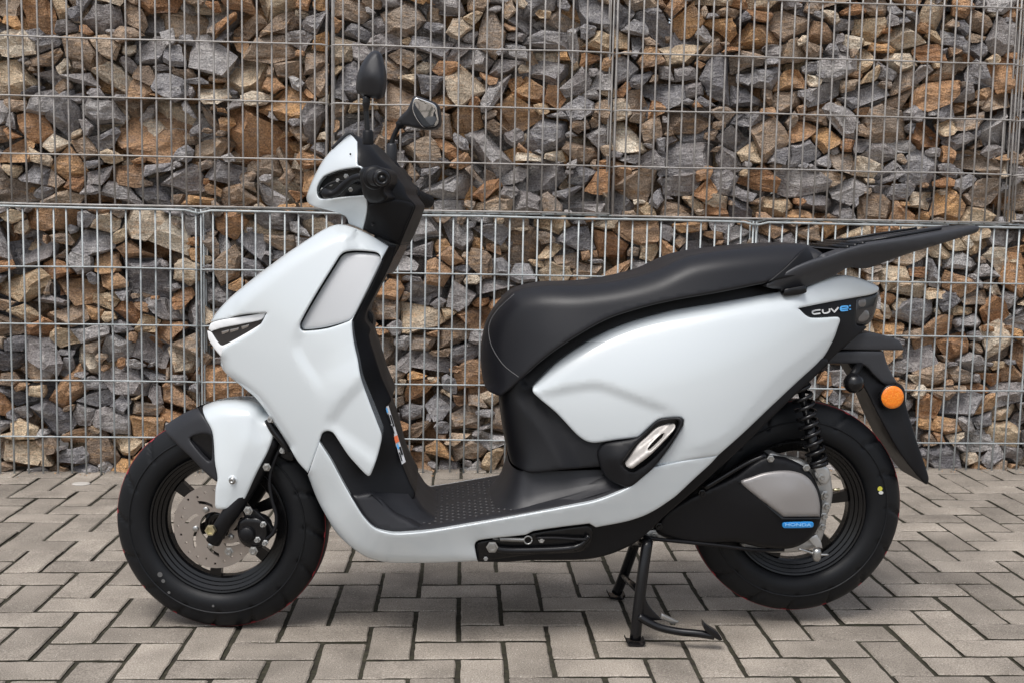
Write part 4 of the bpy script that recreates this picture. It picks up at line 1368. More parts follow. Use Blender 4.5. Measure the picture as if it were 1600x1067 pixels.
panel('turn_lamp', [(1340, 488), (1349, 483), (1356, 486), (1358, 496), (1350, 503), (1341, 502)], [(1340, 490, .073), (1358, 490, .060), (1349, 503, .068)], 'taillite', lens, edge=(3, .003), back=.004, step=4)
panel('turn_lamp', [(1342, 470), (1352, 468), (1352, 478), (1342, 480)], [(1342, 470, .0725), (1352, 468, .065), (1347, 480, .070)], 'taillite', lens, edge=(2, .002), back=.003, step=4)
# CUV e: badge letters as raised strokes
def stroke(lines, wpx, mat, name='badge_letter', t0=.004):
    g = Geo()
    for L in lines:
        L = smooth_outline([p for p in L], 2.0, False)
        tn = np.gradient(L, axis=0); nn = np.stack([-tn[:, 1], tn[:, 0]], 1); nn /= np.hypot(nn[:, 0], nn[:, 1])[:, None]
        A, B = L + nn * wpx / 2, L - nn * wpx / 2
        tA = badge_w(A) + t0; tB = badge_w(B) + t0
        PA, PB = F0.at(A[:, 0], A[:, 1], tA), F0.at(B[:, 0], B[:, 1], tB)
        k = len(L)
        V = list(PA) + list(PB) + list(PA + np.array([0, .004, 0])) + list(PB + np.array([0, .004, 0]))
        Fq = [(i, i + 1, k + i + 1, k + i) for i in range(k - 1)] + [(i, 2 * k + i, 2 * k + i + 1, i + 1) for i in range(k - 1)] + [(k + i, k + i + 1, 3 * k + i + 1, 3 * k + i) for i in range(k - 1)]
        g.add(V, Fq)
    return g.obj(name, MAT[mat], tl)
badge_w = tps([(1240, 480, .112), (1338, 465, .072), (1266, 497, .116), (1312, 500, .104), (1338, 505, .078), (1350, 512, .070), (1290, 567, .108), (1200, 650, .142)])
stroke([[(1282, 484.6), (1274, 485.6), (1270, 487, 1), (1269.5, 489.5, 1), (1272, 491.2), (1282, 490.0)]], 2.0, 'letter')
stroke([[(1285.5, 484.0), (1285.8, 488, 1), (1288, 490.0), (1294, 489.0), (1296.5, 487.0, 1), (1296.3, 482.6)]], 2.0, 'letter')
stroke([[(1298.5, 482.4), (1304, 488.2, 1), (1310.5, 480.7)]], 2.0, 'letter')
stroke([[(1314.5, 483.3), (1325, 481.8, 1), (1324.6, 478.8, 1), (1316, 479.6), (1313.6, 482), (1314.6, 485.8), (1325, 485.0)]], 2.1, 'skyblue')
stroke([[(1328.2, 477.2), (1328.3, 479.4)], [(1328.4, 482.4), (1328.5, 484.6)]], 2.3, 'skyblue')
# under frame band along the lower edge of the side cover
panel('frame_cover', [(1292, 560, 1), (1294, 568), (1242, 617), (1196, 662), (1150, 707), (1087, 764), (1038, 806), (1022, 822), (1000, 842), (982, 853), (958, 863.5), (930, 871), (901, 874), (835, 874.5), (790, 877), (747, 877, 1), (743, 862), (741, 850), (745, 842), (800, 832), (900, 812), (1000, 792), (1060, 750), (1130, 690), (1200, 630), (1270, 560)],
      [(1290, 565, .120), (1200, 645, .158), (1130, 710, .165), (1050, 785, .146), (960, 850, .142), (835, 870, .152), (745, 860, .158), (900, 820, .152)], 'black', edge=(3, .004), back=.06, step=7)
# side stand folded into its recess
ss = panel('side_stand_recess', [(743, 850), (748, 845), (770, 841.5), (821, 836), (834, 831), (873, 825), (919, 819.5), (924, 824), (926, 832), (921, 850), (914, 858), (900, 862), (830, 866), (770, 873), (750, 874), (746, 868)], .166, 'gloss', edge=(3, .003), back=.02, step=7, both=False)
tubeobj('side_stand', catmull([F0.pt(x, y, .176) for x, y in ((770, 855), (790, 859), (832, 859), (880, 857), (902, 853), (914, 845), (920, 836))], 4), [.008] * 5 + [.0075] * 10 + [.006] * 10, 'gloss', ss)
tubeobj('stand_arm', catmull([F0.pt(x, y, .180) for x, y in ((838, 840), (870, 840), (900, 842), (918, 842))], 4), .0035, 'black', ss)
bolt(769, 854, .184, .0105, 'steel', parent=ss, h=.008)
bolt(846, 843, .178, .0055, 'alu', parent=ss)
bolt(759, 872, .17, .004, 'alu', parent=ss)
# spring as a coil
pa, pb = F0.pt(781, 841.5, .181), F0.pt(819, 843, .181)
co_ = []
for i in range(22 * 8 + 1):
    s = i / (22 * 8); a = 2 * math.pi * i / 8
    c = pa + (pb - pa) * s
    co_.append(c + np.array([0, math.cos(a), 0]) * .0042 + np.array([0, 0, math.sin(a)]) * .0042)
tubeobj('stand_spring', co_, .0011, 'steel', ss, n=5)
tubeobj('spring_hook', [F0.pt(770, 841, .181), F0.pt(781, 841.5, .181)], .0012, 'steel', ss, n=6)
rg = F0.pt(825, 843, .182)
co_ = [rg + np.array([math.cos(a), 0, math.sin(a)]) * .0085 for a in np.linspace(0, 2 * math.pi, 25)]
tubeobj('spring_ring', co_, .0017, 'steel', ss, n=6)
# belly: black core added under the floor to block light
panel('belly_core', [(560, 850, 1), (600, 872), (650, 876), (744, 874), (900, 868), (985, 846), (1030, 800), (1000, 780), (800, 815), (620, 842), (575, 830)], .118, 'black', edge=(4, .01), back='mirror', step=10)
# ------------------------------------------------------------------ scooter: seat
SEAT = [(761, 608), (754, 590), (751.5, 560), (754, 529), (761, 503), (776, 480), (797, 459), (812, 452), (832, 448), (862, 445.5), (907, 445.5), (952, 440.6), (990, 433), (1020, 424), (1050, 410), (1078, 399.5), (1125, 391.5), (1206, 383), (1248, 381), (1263, 383.5), (1287, 400, 1), (1262, 425), (1195, 443, 1), (1120, 458), (1057, 469), (1001, 482), (945, 501), (889, 533), (851, 560), (818, 589), (797, 608), (782, 619, 1), (772, 615)]
seat = panel('seat', SEAT, [(757, 560, .075), (780, 615, .115), (800, 470, .105), (818, 589, .150), (900, 450, .145), (945, 501, .172), (1020, 430, .150), (1057, 469, .172), (1130, 395, .148), (1195, 443, .160), (1250, 385, .130), (1270, 415, .135), (850, 520, .155)],
      'seat', edge=(4, .006), rolls=[([(756, 600), (748, 560), (750, 527), (757, 500), (773, 476), (796, 454), (832, 443), (862, 441), (907, 441), (952, 436), (990, 428), (1020, 419), (1050, 405), (1078, 394), (1125, 386), (1206, 378), (1263, 377)], 38, .085)],
      back='mirror', step=6)
seat['label'] = 'black two-step seat with a stitched front seam'
swf = tps([(757, 560, .075), (780, 615, .115), (800, 470, .105), (818, 589, .150), (900, 450, .145), (945, 501, .172), (1020, 430, .150), (1057, 469, .172), (1130, 395, .148), (1195, 443, .160), (1250, 385, .130), (1270, 415, .135), (850, 520, .155)])
sp = smooth_outline([(803, 460), (776, 486), (764, 510), (768, 540), (787, 570), (811, 589)], 3.2, False)
sr = smooth_outline([(756, 600), (748, 560), (750, 527), (757, 500), (773, 476), (796, 454), (832, 443)], 4, False)
g = Geo()
for i in range(0, len(sp) - 1):
    a, b = sp[i], sp[i] * .35 + sp[i + 1] * .65
    wA = swf(np.array([a, b])) - .085 * circ(seg_dist(np.array([a, b]), sr, False) / 38) + .0004
    P2 = F0.at([a[0], b[0]], [a[1], b[1]], wA)
    V, F = tube_geo([tuple(P2[0]), tuple(P2[1])], .0007, 5)
    g.add(V, F)
tag(g.obj('seam_stitch', MAT['stitch'], seat), None, kind='stuff')
panel('seat_end', [(1200, 441, 1), (1225, 420), (1262, 386), (1276, 390), (1288, 400), (1285, 412), (1262, 426)], [(1200, 441, .1625), (1262, 386, .132), (1285, 405, .128), (1240, 420, .150)], 'black', edge=(2, .002), back='mirror', step=5, rolls=[([(1255, 381), (1290, 396)], 24, .06)])
# ------------------------------------------------------------------ scooter: rear rack
RK = [(1197, 447), (1200, 442), (1236, 420), (1262, 409), (1290, 400.5), (1320, 390), (1350, 381.5), (1400, 374), (1440, 368), (1490, 359), (1522, 353), (1529, 354), (1530, 358), (1526, 363.5), (1500, 372), (1465, 383), (1425, 395), (1385, 409), (1353, 420), (1326, 418.5), (1302, 432), (1280, 441), (1260, 448.5, 1), (1259, 457.5, 1), (1224, 462, 1), (1219.5, 451.5, 1), (1205, 451)]
rk = panel('rear_rack', RK, [(1197, 447, .160), (1260, 420, .150), (1260, 450, .132), (1350, 385, .134), (1353, 418, .120), (1450, 372, .115), (1525, 356, .085), (1426, 394, .112)], 'rack', edge=(4, .006),
      rolls=[([(1200, 438), (1236, 416), (1290, 396), (1350, 377), (1440, 364), (1524, 349)], 16, .012)], folds=[([(1200, 448), (1262, 428), (1330, 402), (1390, 392), (1440, 386)], 14, .012)], back=.05, step=5)
rk['label'] = 'charcoal rear luggage rack'
# top plate and cross pieces between the rails
def rackpt(px, py, t, dz=0):
    p = F0.pt(px, py, t); p[2] += dz; return p
secs = []
for px, py, tw in ((1316, 393, .134), (1350, 384, .128), (1400, 376, .118), (1450, 368.5, .108), (1490, 361.5, .094), (1524, 355, .080)):
    secs.append([rackpt(px, py, tw - .004, -.001 + .004)] + [(lambda p, q, s: p + (q - p) * s)(rackpt(px, py, tw - .010, .003), F0.flip(rackpt(px, py, tw - .010, .003)), s) for s in np.linspace(0, 1, 9)] + [F0.flip(rackpt(px, py, tw - .004, .003))])
pl = loft('rack_plate', secs, 'rack', rk)
for k, (px, py) in enumerate(((1325, 391), (1337, 388), (1349, 385))):
    a, b = rackpt(px, py, .125, .005), F0.flip(rackpt(px, py, .125, .005))
    tubeobj('rack_rib', [a, a * .5 + b * .5, b], .005, 'gloss', rk, n=8)
for sgn in (1, -1):
    q = [rackpt(1340, 386, .085 * sgn, .009), rackpt(1400, 376, .08 * sgn, .009), rackpt(1470, 364, .066 * sgn, .009)]
    if sgn < 0: q = [F0.flip(rackpt(1340, 386, .085, .009)), F0.flip(rackpt(1400, 376, .08, .009)), F0.flip(rackpt(1470, 364, .066, .009))]
    tubeobj('rack_ridge', q, .003, 'gloss', rk, n=8)
a, b = rackpt(1290, 402, .14, -.006), F0.flip(rackpt(1290, 402, .14, -.006))
tubeobj('rack_cross_bar', [a, b], .012, 'rack', rk, n=10)
panel('rack_mount', [(1226, 452, 1), (1258, 446, 1), (1259, 458), (1225, 463)], .146, 'gloss', rk, edge=(2, .003), back='mirror', step=6)
# ------------------------------------------------------------------ scooter: tail bracket, mudguard, reflector
pb_ = panel('plate_bracket', [(1314, 546, 1), (1344, 520.5), (1392, 526.5), (1407, 535), (1412, 546.8, 1), (1368, 547)], [(1314, 546, .060), (1412, 547, .050), (1350, 525, .056)], 'rack', edge=(2, .003), back='mirror', step=6)
panel('plate_bracket_flap', [(1300, 553, 1), (1306, 549), (1380, 548.5, 1), (1388, 573), (1402, 598, 1), (1384, 601), (1366, 586), (1351, 571), (1330, 568), (1291, 568, 1)], [(1291, 568, .066), (1380, 549, .052), (1400, 597, .046)], 'rack', pb_, edge=(2.5, .004), back='mirror', step=6)
mg = panel('mudguard', [(1324, 567, 1), (1350, 569), (1368, 586), (1386, 602), (1402, 598), (1413, 607), (1416, 634), (1431, 684), (1444, 722), (1451, 746), (1449, 756), (1444, 754), (1431, 740), (1405, 706), (1375, 654), (1352, 609)],
      [(1324, 567, .045), (1400, 610, .045), (1375, 650, .062), (1448, 750, .070), (1420, 690, .066)], 'black', edge=(3, .004), folds=[([(1392, 600), (1408, 640), (1425, 690), (1450, 758)], 14, .006)], back='mirror', step=6)
mg['label'] = 'long black rear mudguard blade'
rfc = F0.pt(1394.5, 620, .070)
rfl = lathe('reflector', [(.0001, .0035), (.019, .0032), (.0255, .002), (.0262, 0)], rfc, -F0.ey, 'amber', None, n=40, closed=False)
rfl['label'] = 'round orange side reflector'
lathe('reflector_rim', [(.0262, .0015), (.0285, .001), (.029, -.010), (.012, -.014), (.0001, -.014)], rfc, -F0.ey, 'gloss', rfl, n=40, closed=False)
tubeobj('reflector_stay', [rfc + np.array([0, .012, 0]), rfc + np.array([.012, .04, .004])], .007, 'gloss', rfl, n=8)
# rear indicator on a short stalk
ic = F0.pt(1334, 598, .10)
ind = lathe('rear_indicator', [(.0001, .022), (.010, .0205), (.018, .014), (.0222, .004), (.0225, -.006), (.020, -.016), (.012, -.024), (.0001, -.027)], ic, (-.25, -1, 0), 'gloss', None, n=32, closed=False)
tubeobj('indicator_stalk', [ic + np.array([.0, .015, .01]), ic + np.array([.03, .05, .035])], .009, 'black', ind)
# ------------------------------------------------------------------ scooter: motor unit
mo = panel('swing_arm_cover', [(1025, 823), (1038, 801), (1067, 781), (1100, 764), (1146, 743), (1176, 722), (1196, 712.5), (1212, 713), (1240, 720), (1263, 734), (1278, 759), (1284.5, 786), (1281, 815), (1270, 837), (1248, 852), (1225, 857), (1187, 854), (1150, 847), (1110, 849), (1075, 848), (1045, 841), (1028, 833)],
      [(1026, 825, .100), (1067, 790, .110), (1150, 760, .128), (1240, 725, .128), (1280, 790, .128), (1240, 845, .124), (1150, 840, .118), (1075, 840, .108), (1200, 790, .140)], 'black', edge=(6, .012), back=('flat', .062), both=False, step=6)
mo['label'] = 'black swing arm and motor cover'
panel('motor_cover', [(1157, 754), (1176, 743), (1200, 736), (1232, 734.5), (1258, 742), (1274, 761), (1281, 786), (1281, 806.5, 1), (1224, 807, 1)],
      [(1157, 754, .136), (1232, 736, .138), (1281, 790, .137), (1224, 805, .146), (1235, 770, .149)], 'silver', mo, edge=(5, .008), back=.012, both=False, step=5)
panel('cover_seam', [(1153, 752, 1), (1158, 751, 1), (1225, 808.5, 1), (1282, 808, 1), (1282, 810.2, 1), (1222, 810.5, 1)], [(1155, 752, .1325), (1222, 809, .1425), (1282, 809, .1335)], 'gloss', mo, edge=(0, 0), back=.004, both=False, step=6)
hb = panel('maker_badge', [(1226, 815.4), (1268, 814.6), (1271, 816.5), (1271, 821.5), (1268, 823.6), (1226, 824.4), (1223, 822.3), (1223, 817.4)], [(1223, 820, .1375), (1271, 819, .1345), (1247, 815, .138)], 'blue', mo, edge=(1, .001), back=.004, both=False, step=4, bstep=2)
fcv = bpy.data.curves.new('badge_text', 'FONT'); fcv.body = 'HONDA'; fcv.align_x = 'CENTER'; fcv.align_y = 'CENTER'; fcv.size = .0098; fcv.extrude = .0004; fcv.offset = .00018
tmp = bpy.data.objects.new('tmp_text', fcv); col.objects.link(tmp)
bpy.context.view_layer.update()
tme = bpy.data.meshes.new_from_object(tmp.evaluated_get(bpy.context.evaluated_depsgraph_get()))
bpy.data.objects.remove(tmp)
tme.materials.clear(); tme.materials.append(MAT['badgetext'])
to = bpy.data.objects.new('badge_lettering', tme); link(to, mo)
c0 = F0.pt(1247, 819.3, .1405)
to.matrix_local = Matrix.Translation(Vector(c0)) @ Matrix.Rotation(R_(1.0), 4, 'Y') @ Matrix.Rotation(math.pi / 2, 4, 'X') @ Matrix.Diagonal((1.62, 1.0, 1, 1))
# fins, bracket and brake arm at the rear of the motor
for k in range(4):
    x = 1283 + (0, 6, 8, 4)[k]; y = (752, 772, 790, 806)[k]
    bolt(x, y, .110, .0075, 'steel', parent=mo, h=.01)
cs = panel('motor_casting', [(1196, 711), (1206, 706), (1225, 713), (1254, 719), (1276, 730), (1296, 740), (1299, 752), (1301, 770), (1298, 790), (1292, 806), (1288, 830), (1279, 850), (1262, 858), (1240, 862), (1200, 862), (1160, 852), (1170, 800), (1180, 740)], .098, 'alu', mo, edge=(4, .008), back=('flat', .060), both=False, step=7)
for x, y in ((1204, 716), (1260, 730), (1288, 776), (1285, 823), (1274, 829)): bolt(x, y, .104 if x > 1270 else .132, .0068, 'steel', parent=mo, h=.008)
panel('shock_mount', [(1272, 728), (1290, 727, 1), (1296, 735), (1297, 746), (1290, 756), (1279, 752), (1276, 740)], .128, 'alu', mo, edge=(2.5, .004), back=('flat', .095), both=False, step=5)
bolt(1284, 745, .132, .0065, 'steel', parent=mo)
ba = panel('brake_arm', [(1262, 840, 1), (1276, 834, 1), (1283, 846), (1285, 856, 1), (1272, 852)], .112, 'alu', mo, edge=(1.5, .002), back=('flat', .106), both=False, step=5)
lathe('adjuster_nut', [(.0001, .014), (.008, .014), (.010, .008), (.010, -.008), (.006, -.014), (.0001, -.014)], F0.pt(1276, 866, .112), (0, 0, 1), 'steel', mo, n=10, closed=False)
tubeobj('brake_rod', catmull([F0.pt(x, y, .112) for x, y in ((1294, 866), (1284, 866), (1276, 866), (1262, 861), (1248, 857))], 4), .0026, 'steel', mo, n=8)
tubeobj('brake_cable', catmull([F0.pt(x, y, .105) for x, y in ((1225, 858), (1180, 858), (1120, 851), (1070, 846), (1030, 842), (1005, 838))], 4), .0045, 'black', mo, n=8)
for x, y in ((1097, 770), (1030, 822)): bolt(x, y, .120 if x > 1050 else .104, .007, 'gloss', parent=mo, h=.008)
tubeobj('cover_rib', catmull([F0.pt(x, y, .118) for x, y in ((1100, 762), (1130, 744), (1165, 724), (1196, 711))], 4), .007, 'gloss', mo, n=8)
lathe('valve_stem', [(.0001, .016), (.003, .016), (.0035, .004), (.004, 0)], F0.pt(1311, 764, .02), (-.9, -.3, 0), 'gold', rw, n=10, closed=False)
panel('stand_bracket', [(1003, 830, 1), (1024, 826), (1040, 836), (1045, 843, 1), (1025, 845), (1005, 846)], .085, 'alu', None, edge=(2, .003), back='mirror', step=6)
bolt(1010, 836, .089, .0065, 'steel'); bolt(1023, 837, .089, .0075, 'steel')
panel('engine_block', [(1040, 800, 1), (1160, 730), (1200, 720), (1230, 760), (1230, 830), (1160, 845), (1050, 840)], .058, 'gloss', None, edge=(5, .01), back=('flat', .052), both=False, step=10)
# inner fender close round the tyre
lathe('inner_fender', [(.262, .064), (.270, .060), (.272, 0), (.270, -.060), (.262, -.064), (.266, -.058), (.268, 0), (.266, .058)], AXR, -F0.ey, 'gloss', None, n=40, a0=R_(282), a1=R_(350), closed=True)
# shock absorber with its coil spring
s0, s1 = F0.pt(1249, 600, .105), F0.pt(1281, 738, .112)
dv = Vector(s1 - s0); L_ = dv.length; dv.normalize()
sh = tubeobj('shock_absorber', [s0, s0 + np.array(dv) * L_ * .45, s0 + np.array(dv) * L_ * .46, s1], [.0075, .0075, .0125, .0125], 'gloss', None, n=14)
uu = dv.cross(Vector((0, 1, 0))).normalized(); vv = dv.cross(uu)
pts = []
turns = 8.5
for i in range(int(turns * 16) + 1):
    a = 2 * math.pi * i / 16
    q = Vector(s0) + dv * (L_ * (.02 + .86 * i / (turns * 16)))
    pts.append(q + (uu * math.cos(a) + vv * math.sin(a)) * .0205)
tubeobj('coil_spring', pts, .0045, 'gloss', sh, n=8)
for s, r_ in ((.0, .022), (.90, .023)):
    q = Vector(s0) + dv * L_ * s
    lathe('spring_seat', [(.008, -.006), (r_, -.004), (r_, .004), (.008, .008)], q, dv, 'gloss', sh, n=24)
lathe('shock_eye', [(.008, .014), (.014, .014), (.014, -.014), (.008, -.014)], s1, (0, -1, 0), 'alu', sh, n=20)
# ------------------------------------------------------------------ scooter: centre stand
cst = None
nl = [F0.pt(1012, 843, .125), F0.pt(1005, 890, .140), F0.pt(997, 955, .150), F0.pt(992.5, 998, .152)]
cst = tubeobj('centre_stand', catmull(nl, 4), .0125, 'gloss', None, n=16)
cst['label'] = 'black tubular centre stand, folded down'
fl_ = [F0.pt(993, 846, -.115), F0.pt(984, 872, -.130), F0.pt(972, 905, -.150), F0.pt(963, 926, -.158)]
tubeobj('stand_leg', catmull(fl_, 4), .0125, 'gloss', cst, n=16)
tubeobj('stand_cross_tube', [F0.pt(1012, 846, .120), F0.pt(993, 848, -.110)], .011, 'gloss', cst, n=12)
tubeobj('stand_cross_tube', [F0.pt(1001, 925, .140), F0.pt(974, 899, -.142)], .008, 'gloss', cst, n=12)
for q, tt in ((nl[-1], .152), (fl_[-1], -.158)):
    g = Geo()
    x, y = q[0], q[1]
    sec = []
    for k, (dx, z) in enumerate(((-.022, .012), (-.017, .004), (0, .0015), (.014, .0015), (.020, .008))):
        sec.append([(x + dx, y - .018, z), (x + dx, y + .018, z)])
    V, F = [], []
    for s in sec: V += s
    V += [(a[0], a[1], a[2] + .005) for a in V]
    k = len(sec)
    for i in range(k - 1):
        F += [(2 * i, 2 * i + 1, 2 * i + 3, 2 * i + 2), (2 * k + 2 * i, 2 * k + 2 * i + 2, 2 * k + 2 * i + 3, 2 * k + 2 * i + 1), (2 * i, 2 * i + 2, 2 * k + 2 * i + 2, 2 * k + 2 * i), (2 * i + 1, 2 * k + 2 * i + 1, 2 * k + 2 * i + 3, 2 * i + 3)]
    meshobj('stand_foot', V, F, MAT['gloss'], cst)
tang = [F0.pt(x, y, t) for x, y, t in ((998, 962, .158), (1012, 971, .164), (1032, 980, .170), (1060, 986, .178), (1090, 989, .186), (1116, 993, .192))]
tubeobj('stand_tang', catmull(tang, 4), .0085, 'gloss', cst, n=12)
tp = F0.pt(1112, 992, .192)
panel('tang_pad', [(1099, 971, 1), (1108, 979), (1122, 988), (1129, 999, 1), (1124, 1000), (1112, 993), (1100, 982)], .200, 'gloss', cst, edge=(1.5, .002), back=('flat', .180), both=False, step=5)
panel('stand_gusset', [(1007, 922, 1), (1011, 940), (1022, 955), (1036, 968, 1), (1016, 968), (997, 958, 1)], .156, 'gloss', cst, edge=(1.5, .002), back=('flat', .151), both=False, step=5)
panel('gusset_edge', [(1034, 958, 1), (1061, 971, 1), (1052, 975, 1), (1032, 966, 1)], .160, 'steel', cst, edge=(1, .001), back=('flat', .150), both=False, step=5)
tubeobj('stand_spring', [F0.pt(1008, 846, .10), F0.pt(1001, 880, .12)], .006, 'steel', cst, n=8)
# ------------------------------------------------------------------ scooter: handlebar cover
CAV = [(495.5, 294), (500, 284), (508, 275), (531, 266.5), (559, 262.5), (564, 264), (571, 303), (569, 305.5), (540, 308), (508, 311.5), (499, 310), (495.5, 304)]
hc = panel('handlebar_cover', [(548, 210, 1), (558, 222, 1), (558.6, 240), (559, 258), (566, 262), (571, 304), (573, 312), (574.5, 323), (572, 341), (567, 359.5, 1), (545, 350, 1), (541, 340), (530, 334), (505, 327), (490, 323), (481, 317), (479, 308), (484, 292), (491, 276), (504, 252), (518, 235), (534, 219)],
      [(548, 210, .050), (480, 312, .035), (518, 236, .055), (558, 240, .105), (530, 250, .095), (570, 310, .110), (545, 345, .060), (567, 358, .075), (500, 318, .070), (495, 290, .065)], 'white', fr=FH, edge=(2.5, .003),
      rolls=[([(478, 316), (476, 307), (481, 291), (488, 274), (501, 250), (515, 232), (532, 216), (546, 207)], 20, .030)], holes=[CAV], back='mirror', step=4, bstep=3)
hc['label'] = 'white handlebar cover open at the lever'
panel('lever_recess', [(489, 300), (498, 280), (512, 268), (560, 258), (575, 268), (575, 312), (540, 313), (500, 316)], [(489, 300, .035), (575, 280, .075), (530, 310, .060), (530, 262, .06)], 'gloss', hc, fr=FH, edge=(2, .003), back='mirror', step=6)
tubeobj('brake_lever', catmull([FH.pt(x, y, t) for x, y, t in ((508, 302, .10), (516, 304, .11), (526, 301, .115), (538, 290, .12), (552, 280, .13), (566, 276, .15))], 4), [.010] * 6 + [.008] * 15, 'black', hc, n=10)
for x, y, t, r_ in ((528, 283, .085, .004), (541, 276, .085, .0045), (517, 289, .08, .0035), (548, 297, .09, .004), (504, 297, .07, .0035)): bolt(x, y, t, r_, 'steel', FH, hc, h=.006)
tubeobj('lever_cable', catmull([FH.pt(x, y, .085) for x, y in ((500, 303), (512, 290), (530, 284), (556, 286))], 4), .003, 'black', hc, n=8)
decal_disc(547.5, 241.5, .1045, .0022, 'gloss', FH, hc, 'cover_hole')
# top trim strip
tubeobj('cover_trim', catmull([FH.pt(x, y, .045) for x, y in ((519, 233), (534, 217), (547, 208.5), (553, 213))], 4), .0035, 'charcoal', hc, n=8)
dsh = panel('dash_console', [(548, 209.5, 1), (560, 215), (576, 225), (598, 251), (611, 262), (622, 279), (633, 294), (635, 304), (640, 311), (647, 318), (649.5, 324), (640, 348), (625, 384, 1), (600, 375), (567, 359.5, 1), (572, 341), (574.5, 323), (571, 300), (564, 262), (558, 258), (557, 224, 1)],
      [(548, 210, .048), (558, 235, .098), (576, 225, .070), (600, 255, .080), (645, 300, .070), (572, 320, .106), (567, 358, .072), (625, 384, .060), (648, 324, .060), (605, 320, .095), (610, 350, .085)], 'black', None, FH, edge=(2.5, .003),
      rolls=[([(560, 211), (578, 222), (601, 248), (624, 277), (638, 296)], 18, .028)], back='mirror', step=5)
panel('neck_cover', [(576, 322), (590, 316), (612, 312), (638, 316), (646, 324), (636, 350), (622, 379), (600, 371), (571, 357), (574, 341)], [(576, 322, .110), (640, 320, .076), (571, 357, .080), (622, 379, .066), (605, 345, .096)], 'black', dsh, FH, edge=(3, .004), back=.01, step=6)
bolt(582, 352, .092, .003, 'gloss', FH, dsh, h=.002, hexa=False)
panel('steering_neck', [(590, 365, 1), (628, 380, 1), (617, 400), (600, 430), (585, 410), (575, 380)], .055, 'gloss', None, FH, edge=(3, .006), back='mirror', step=6)
tubeobj('cable', catmull([FH.pt(x, y, .035) for x, y in ((622, 380), (619, 392), (612, 404))], 3), .005, 'gloss', None, n=8)
# grips: near one points at the camera
ge, gi = FH.pt(596, 279, .345), FH.pt(585, 278, .215)
gd = Vector(ge - gi).normalized()
g0 = FH.pt(575, 279, .12)
bar = tubeobj('handlebar', [g0, gi, ge], .011, 'gloss', None, n=12)
def grip(a, b, name):
    L = Vector(b - a).length; d = Vector(b - a).normalized()
    prof = [(.011, 0), (.0235, .001), (.0245, .004), (.0225, .008), (.0175, .012)]
    k = 0
    while .012 + k * .006 < L - .006:
        h = .012 + k * .006
        prof += [(.0172, h), (.0172, h + .003), (.0162, h + .0036), (.0162, h + .0054)]; k += 1
    prof += [(.0178, L - .003), (.0178, L), (.0001, L)]
    return lathe(name, prof, a, d, 'black', bar, n=28, closed=False)
grip(gi, ge, 'grip')
lathe('bar_end', [(.0150, -.002), (.0152, .010), (.0135, .0135), (.0085, .0135), (.0075, .0105), (.0055, .0105), (.005, .014), (.0001, .0145)], ge, gd, 'gloss', bar, n=28, closed=False)
panel('switch_box', [(562, 268), (572, 262), (592, 261), (604, 268), (606, 284), (600, 298), (606, 310), (590, 318), (574, 314), (566, 300)], [(562, 268, .18), (604, 270, .205), (590, 312, .17), (580, 285, .2)], 'black', None, FH, edge=(5, .012), back=('flat', .09), both=False, step=5)
ffe, ffi = FH.pt(668, 315, -.350), FH.pt(641, 303, -.215)
grip(ffi, ffe, 'grip')
tubeobj('handlebar_stub', [FH.pt(615, 292, -.09), ffi], .011, 'gloss', bar, n=12)
panel('switch_box', [(606, 262), (622, 262), (636, 284), (644, 296), (640, 303), (628, 300), (612, 288)], -.115, 'black', None, FH, edge=(4, .010), back=('flat', -.20), both=False, step=5)
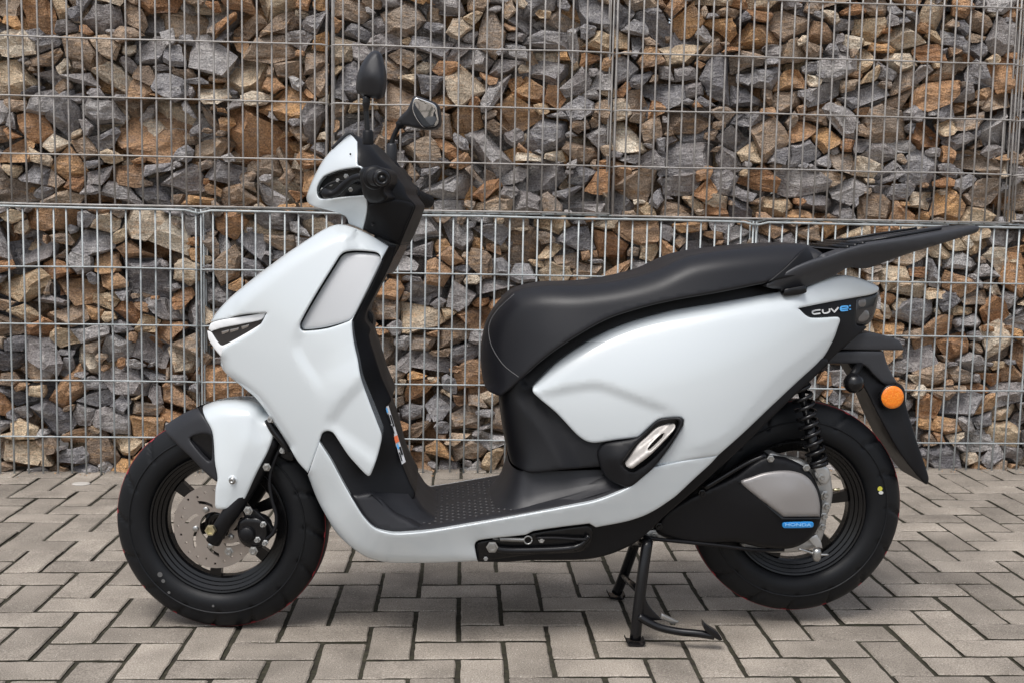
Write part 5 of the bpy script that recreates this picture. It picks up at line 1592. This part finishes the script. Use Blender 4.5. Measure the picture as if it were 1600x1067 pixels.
# mirrors
def pillow(name, pts, t, depth, mat, parent, fr, edge):
    return panel(name, pts, t, mat, parent, fr, edge=edge, back=('flat', t - depth), both=False, step=4)
m1 = panel('mirror', [(588, 79.5), (582, 80.5), (576, 85), (569, 94), (561, 109), (557, 125), (556.5, 141), (560, 147.5), (570, 151.5), (581, 154), (592, 154.5), (598, 151.5), (600.5, 144), (602, 128), (601.5, 112), (599, 97), (594.5, 83)],
      [(586, 80, .228), (557, 140, .222), (600, 145, .236), (580, 120, .250), (598, 110, .236)], 'charcoal', None, FH, edge=(9, .020), back=('flat', .205), both=False, step=4)
m1['label'] = 'near mirror seen from its dark back'
tubeobj('mirror_stem', catmull([FH.pt(x, y, .215) for x, y in ((573, 151), (572, 170), (573.5, 195), (574, 210))], 4), [.008] * 4 + [.0055] * 9, 'gloss', m1, n=10)
lathe('mirror_base', [(.0001, .024), (.009, .024), (.011, .020), (.0115, 0), (.011, -.004)], FH.pt(575, 223, .215), (0, 0, 1), 'black', m1, n=18, closed=False)
m2 = panel('mirror', [(646, 152), (651, 150.5), (668, 156), (683, 163.5), (686.5, 178), (687, 192), (683, 199.5), (675, 202.5), (658, 202), (640, 198), (628, 196), (622, 188), (627, 181), (636, 172)],
      [(646, 152, -.236), (683, 164, -.246), (680, 200, -.246), (624, 188, -.250), (655, 180, -.240)], 'charcoal', None, FH, edge=(3, .008), back=('flat', -.285), both=False, step=4)
m2['label'] = 'far mirror showing its glass'
panel('mirror_glass', [(648, 154.5), (653, 154), (668, 159), (680.5, 165.5), (683.5, 178), (685, 190), (682, 197), (675, 199), (662, 199.5), (655, 193), (648, 182), (644.5, 172), (645, 162)],
      [(648, 155, -.226), (681, 165, -.231), (680, 198, -.241), (646, 180, -.235)], 'mirror', m2, FH, edge=(1.2, .001), back=.003, both=False, step=5)
tubeobj('mirror_stem', catmull([FH.pt(x, y, -.262) for x, y in ((630, 190), (622, 200), (616, 212), (613, 222), (612, 234))], 4), [.0115] * 4 + [.006] * 13, 'black', m2, n=10)
lathe('mirror_base', [(.0001, .030), (.010, .030), (.013, .024), (.0135, -.02), (.012, -.024)], FH.pt(612, 244, -.262), (0, 0, 1), 'charcoal', m2, n=18, closed=False)
tubeobj('lever_perch', catmull([FH.pt(x, y, -.22) for x, y in ((612, 256), (622, 268), (640, 286))], 4), .012, 'black', m2, n=10)
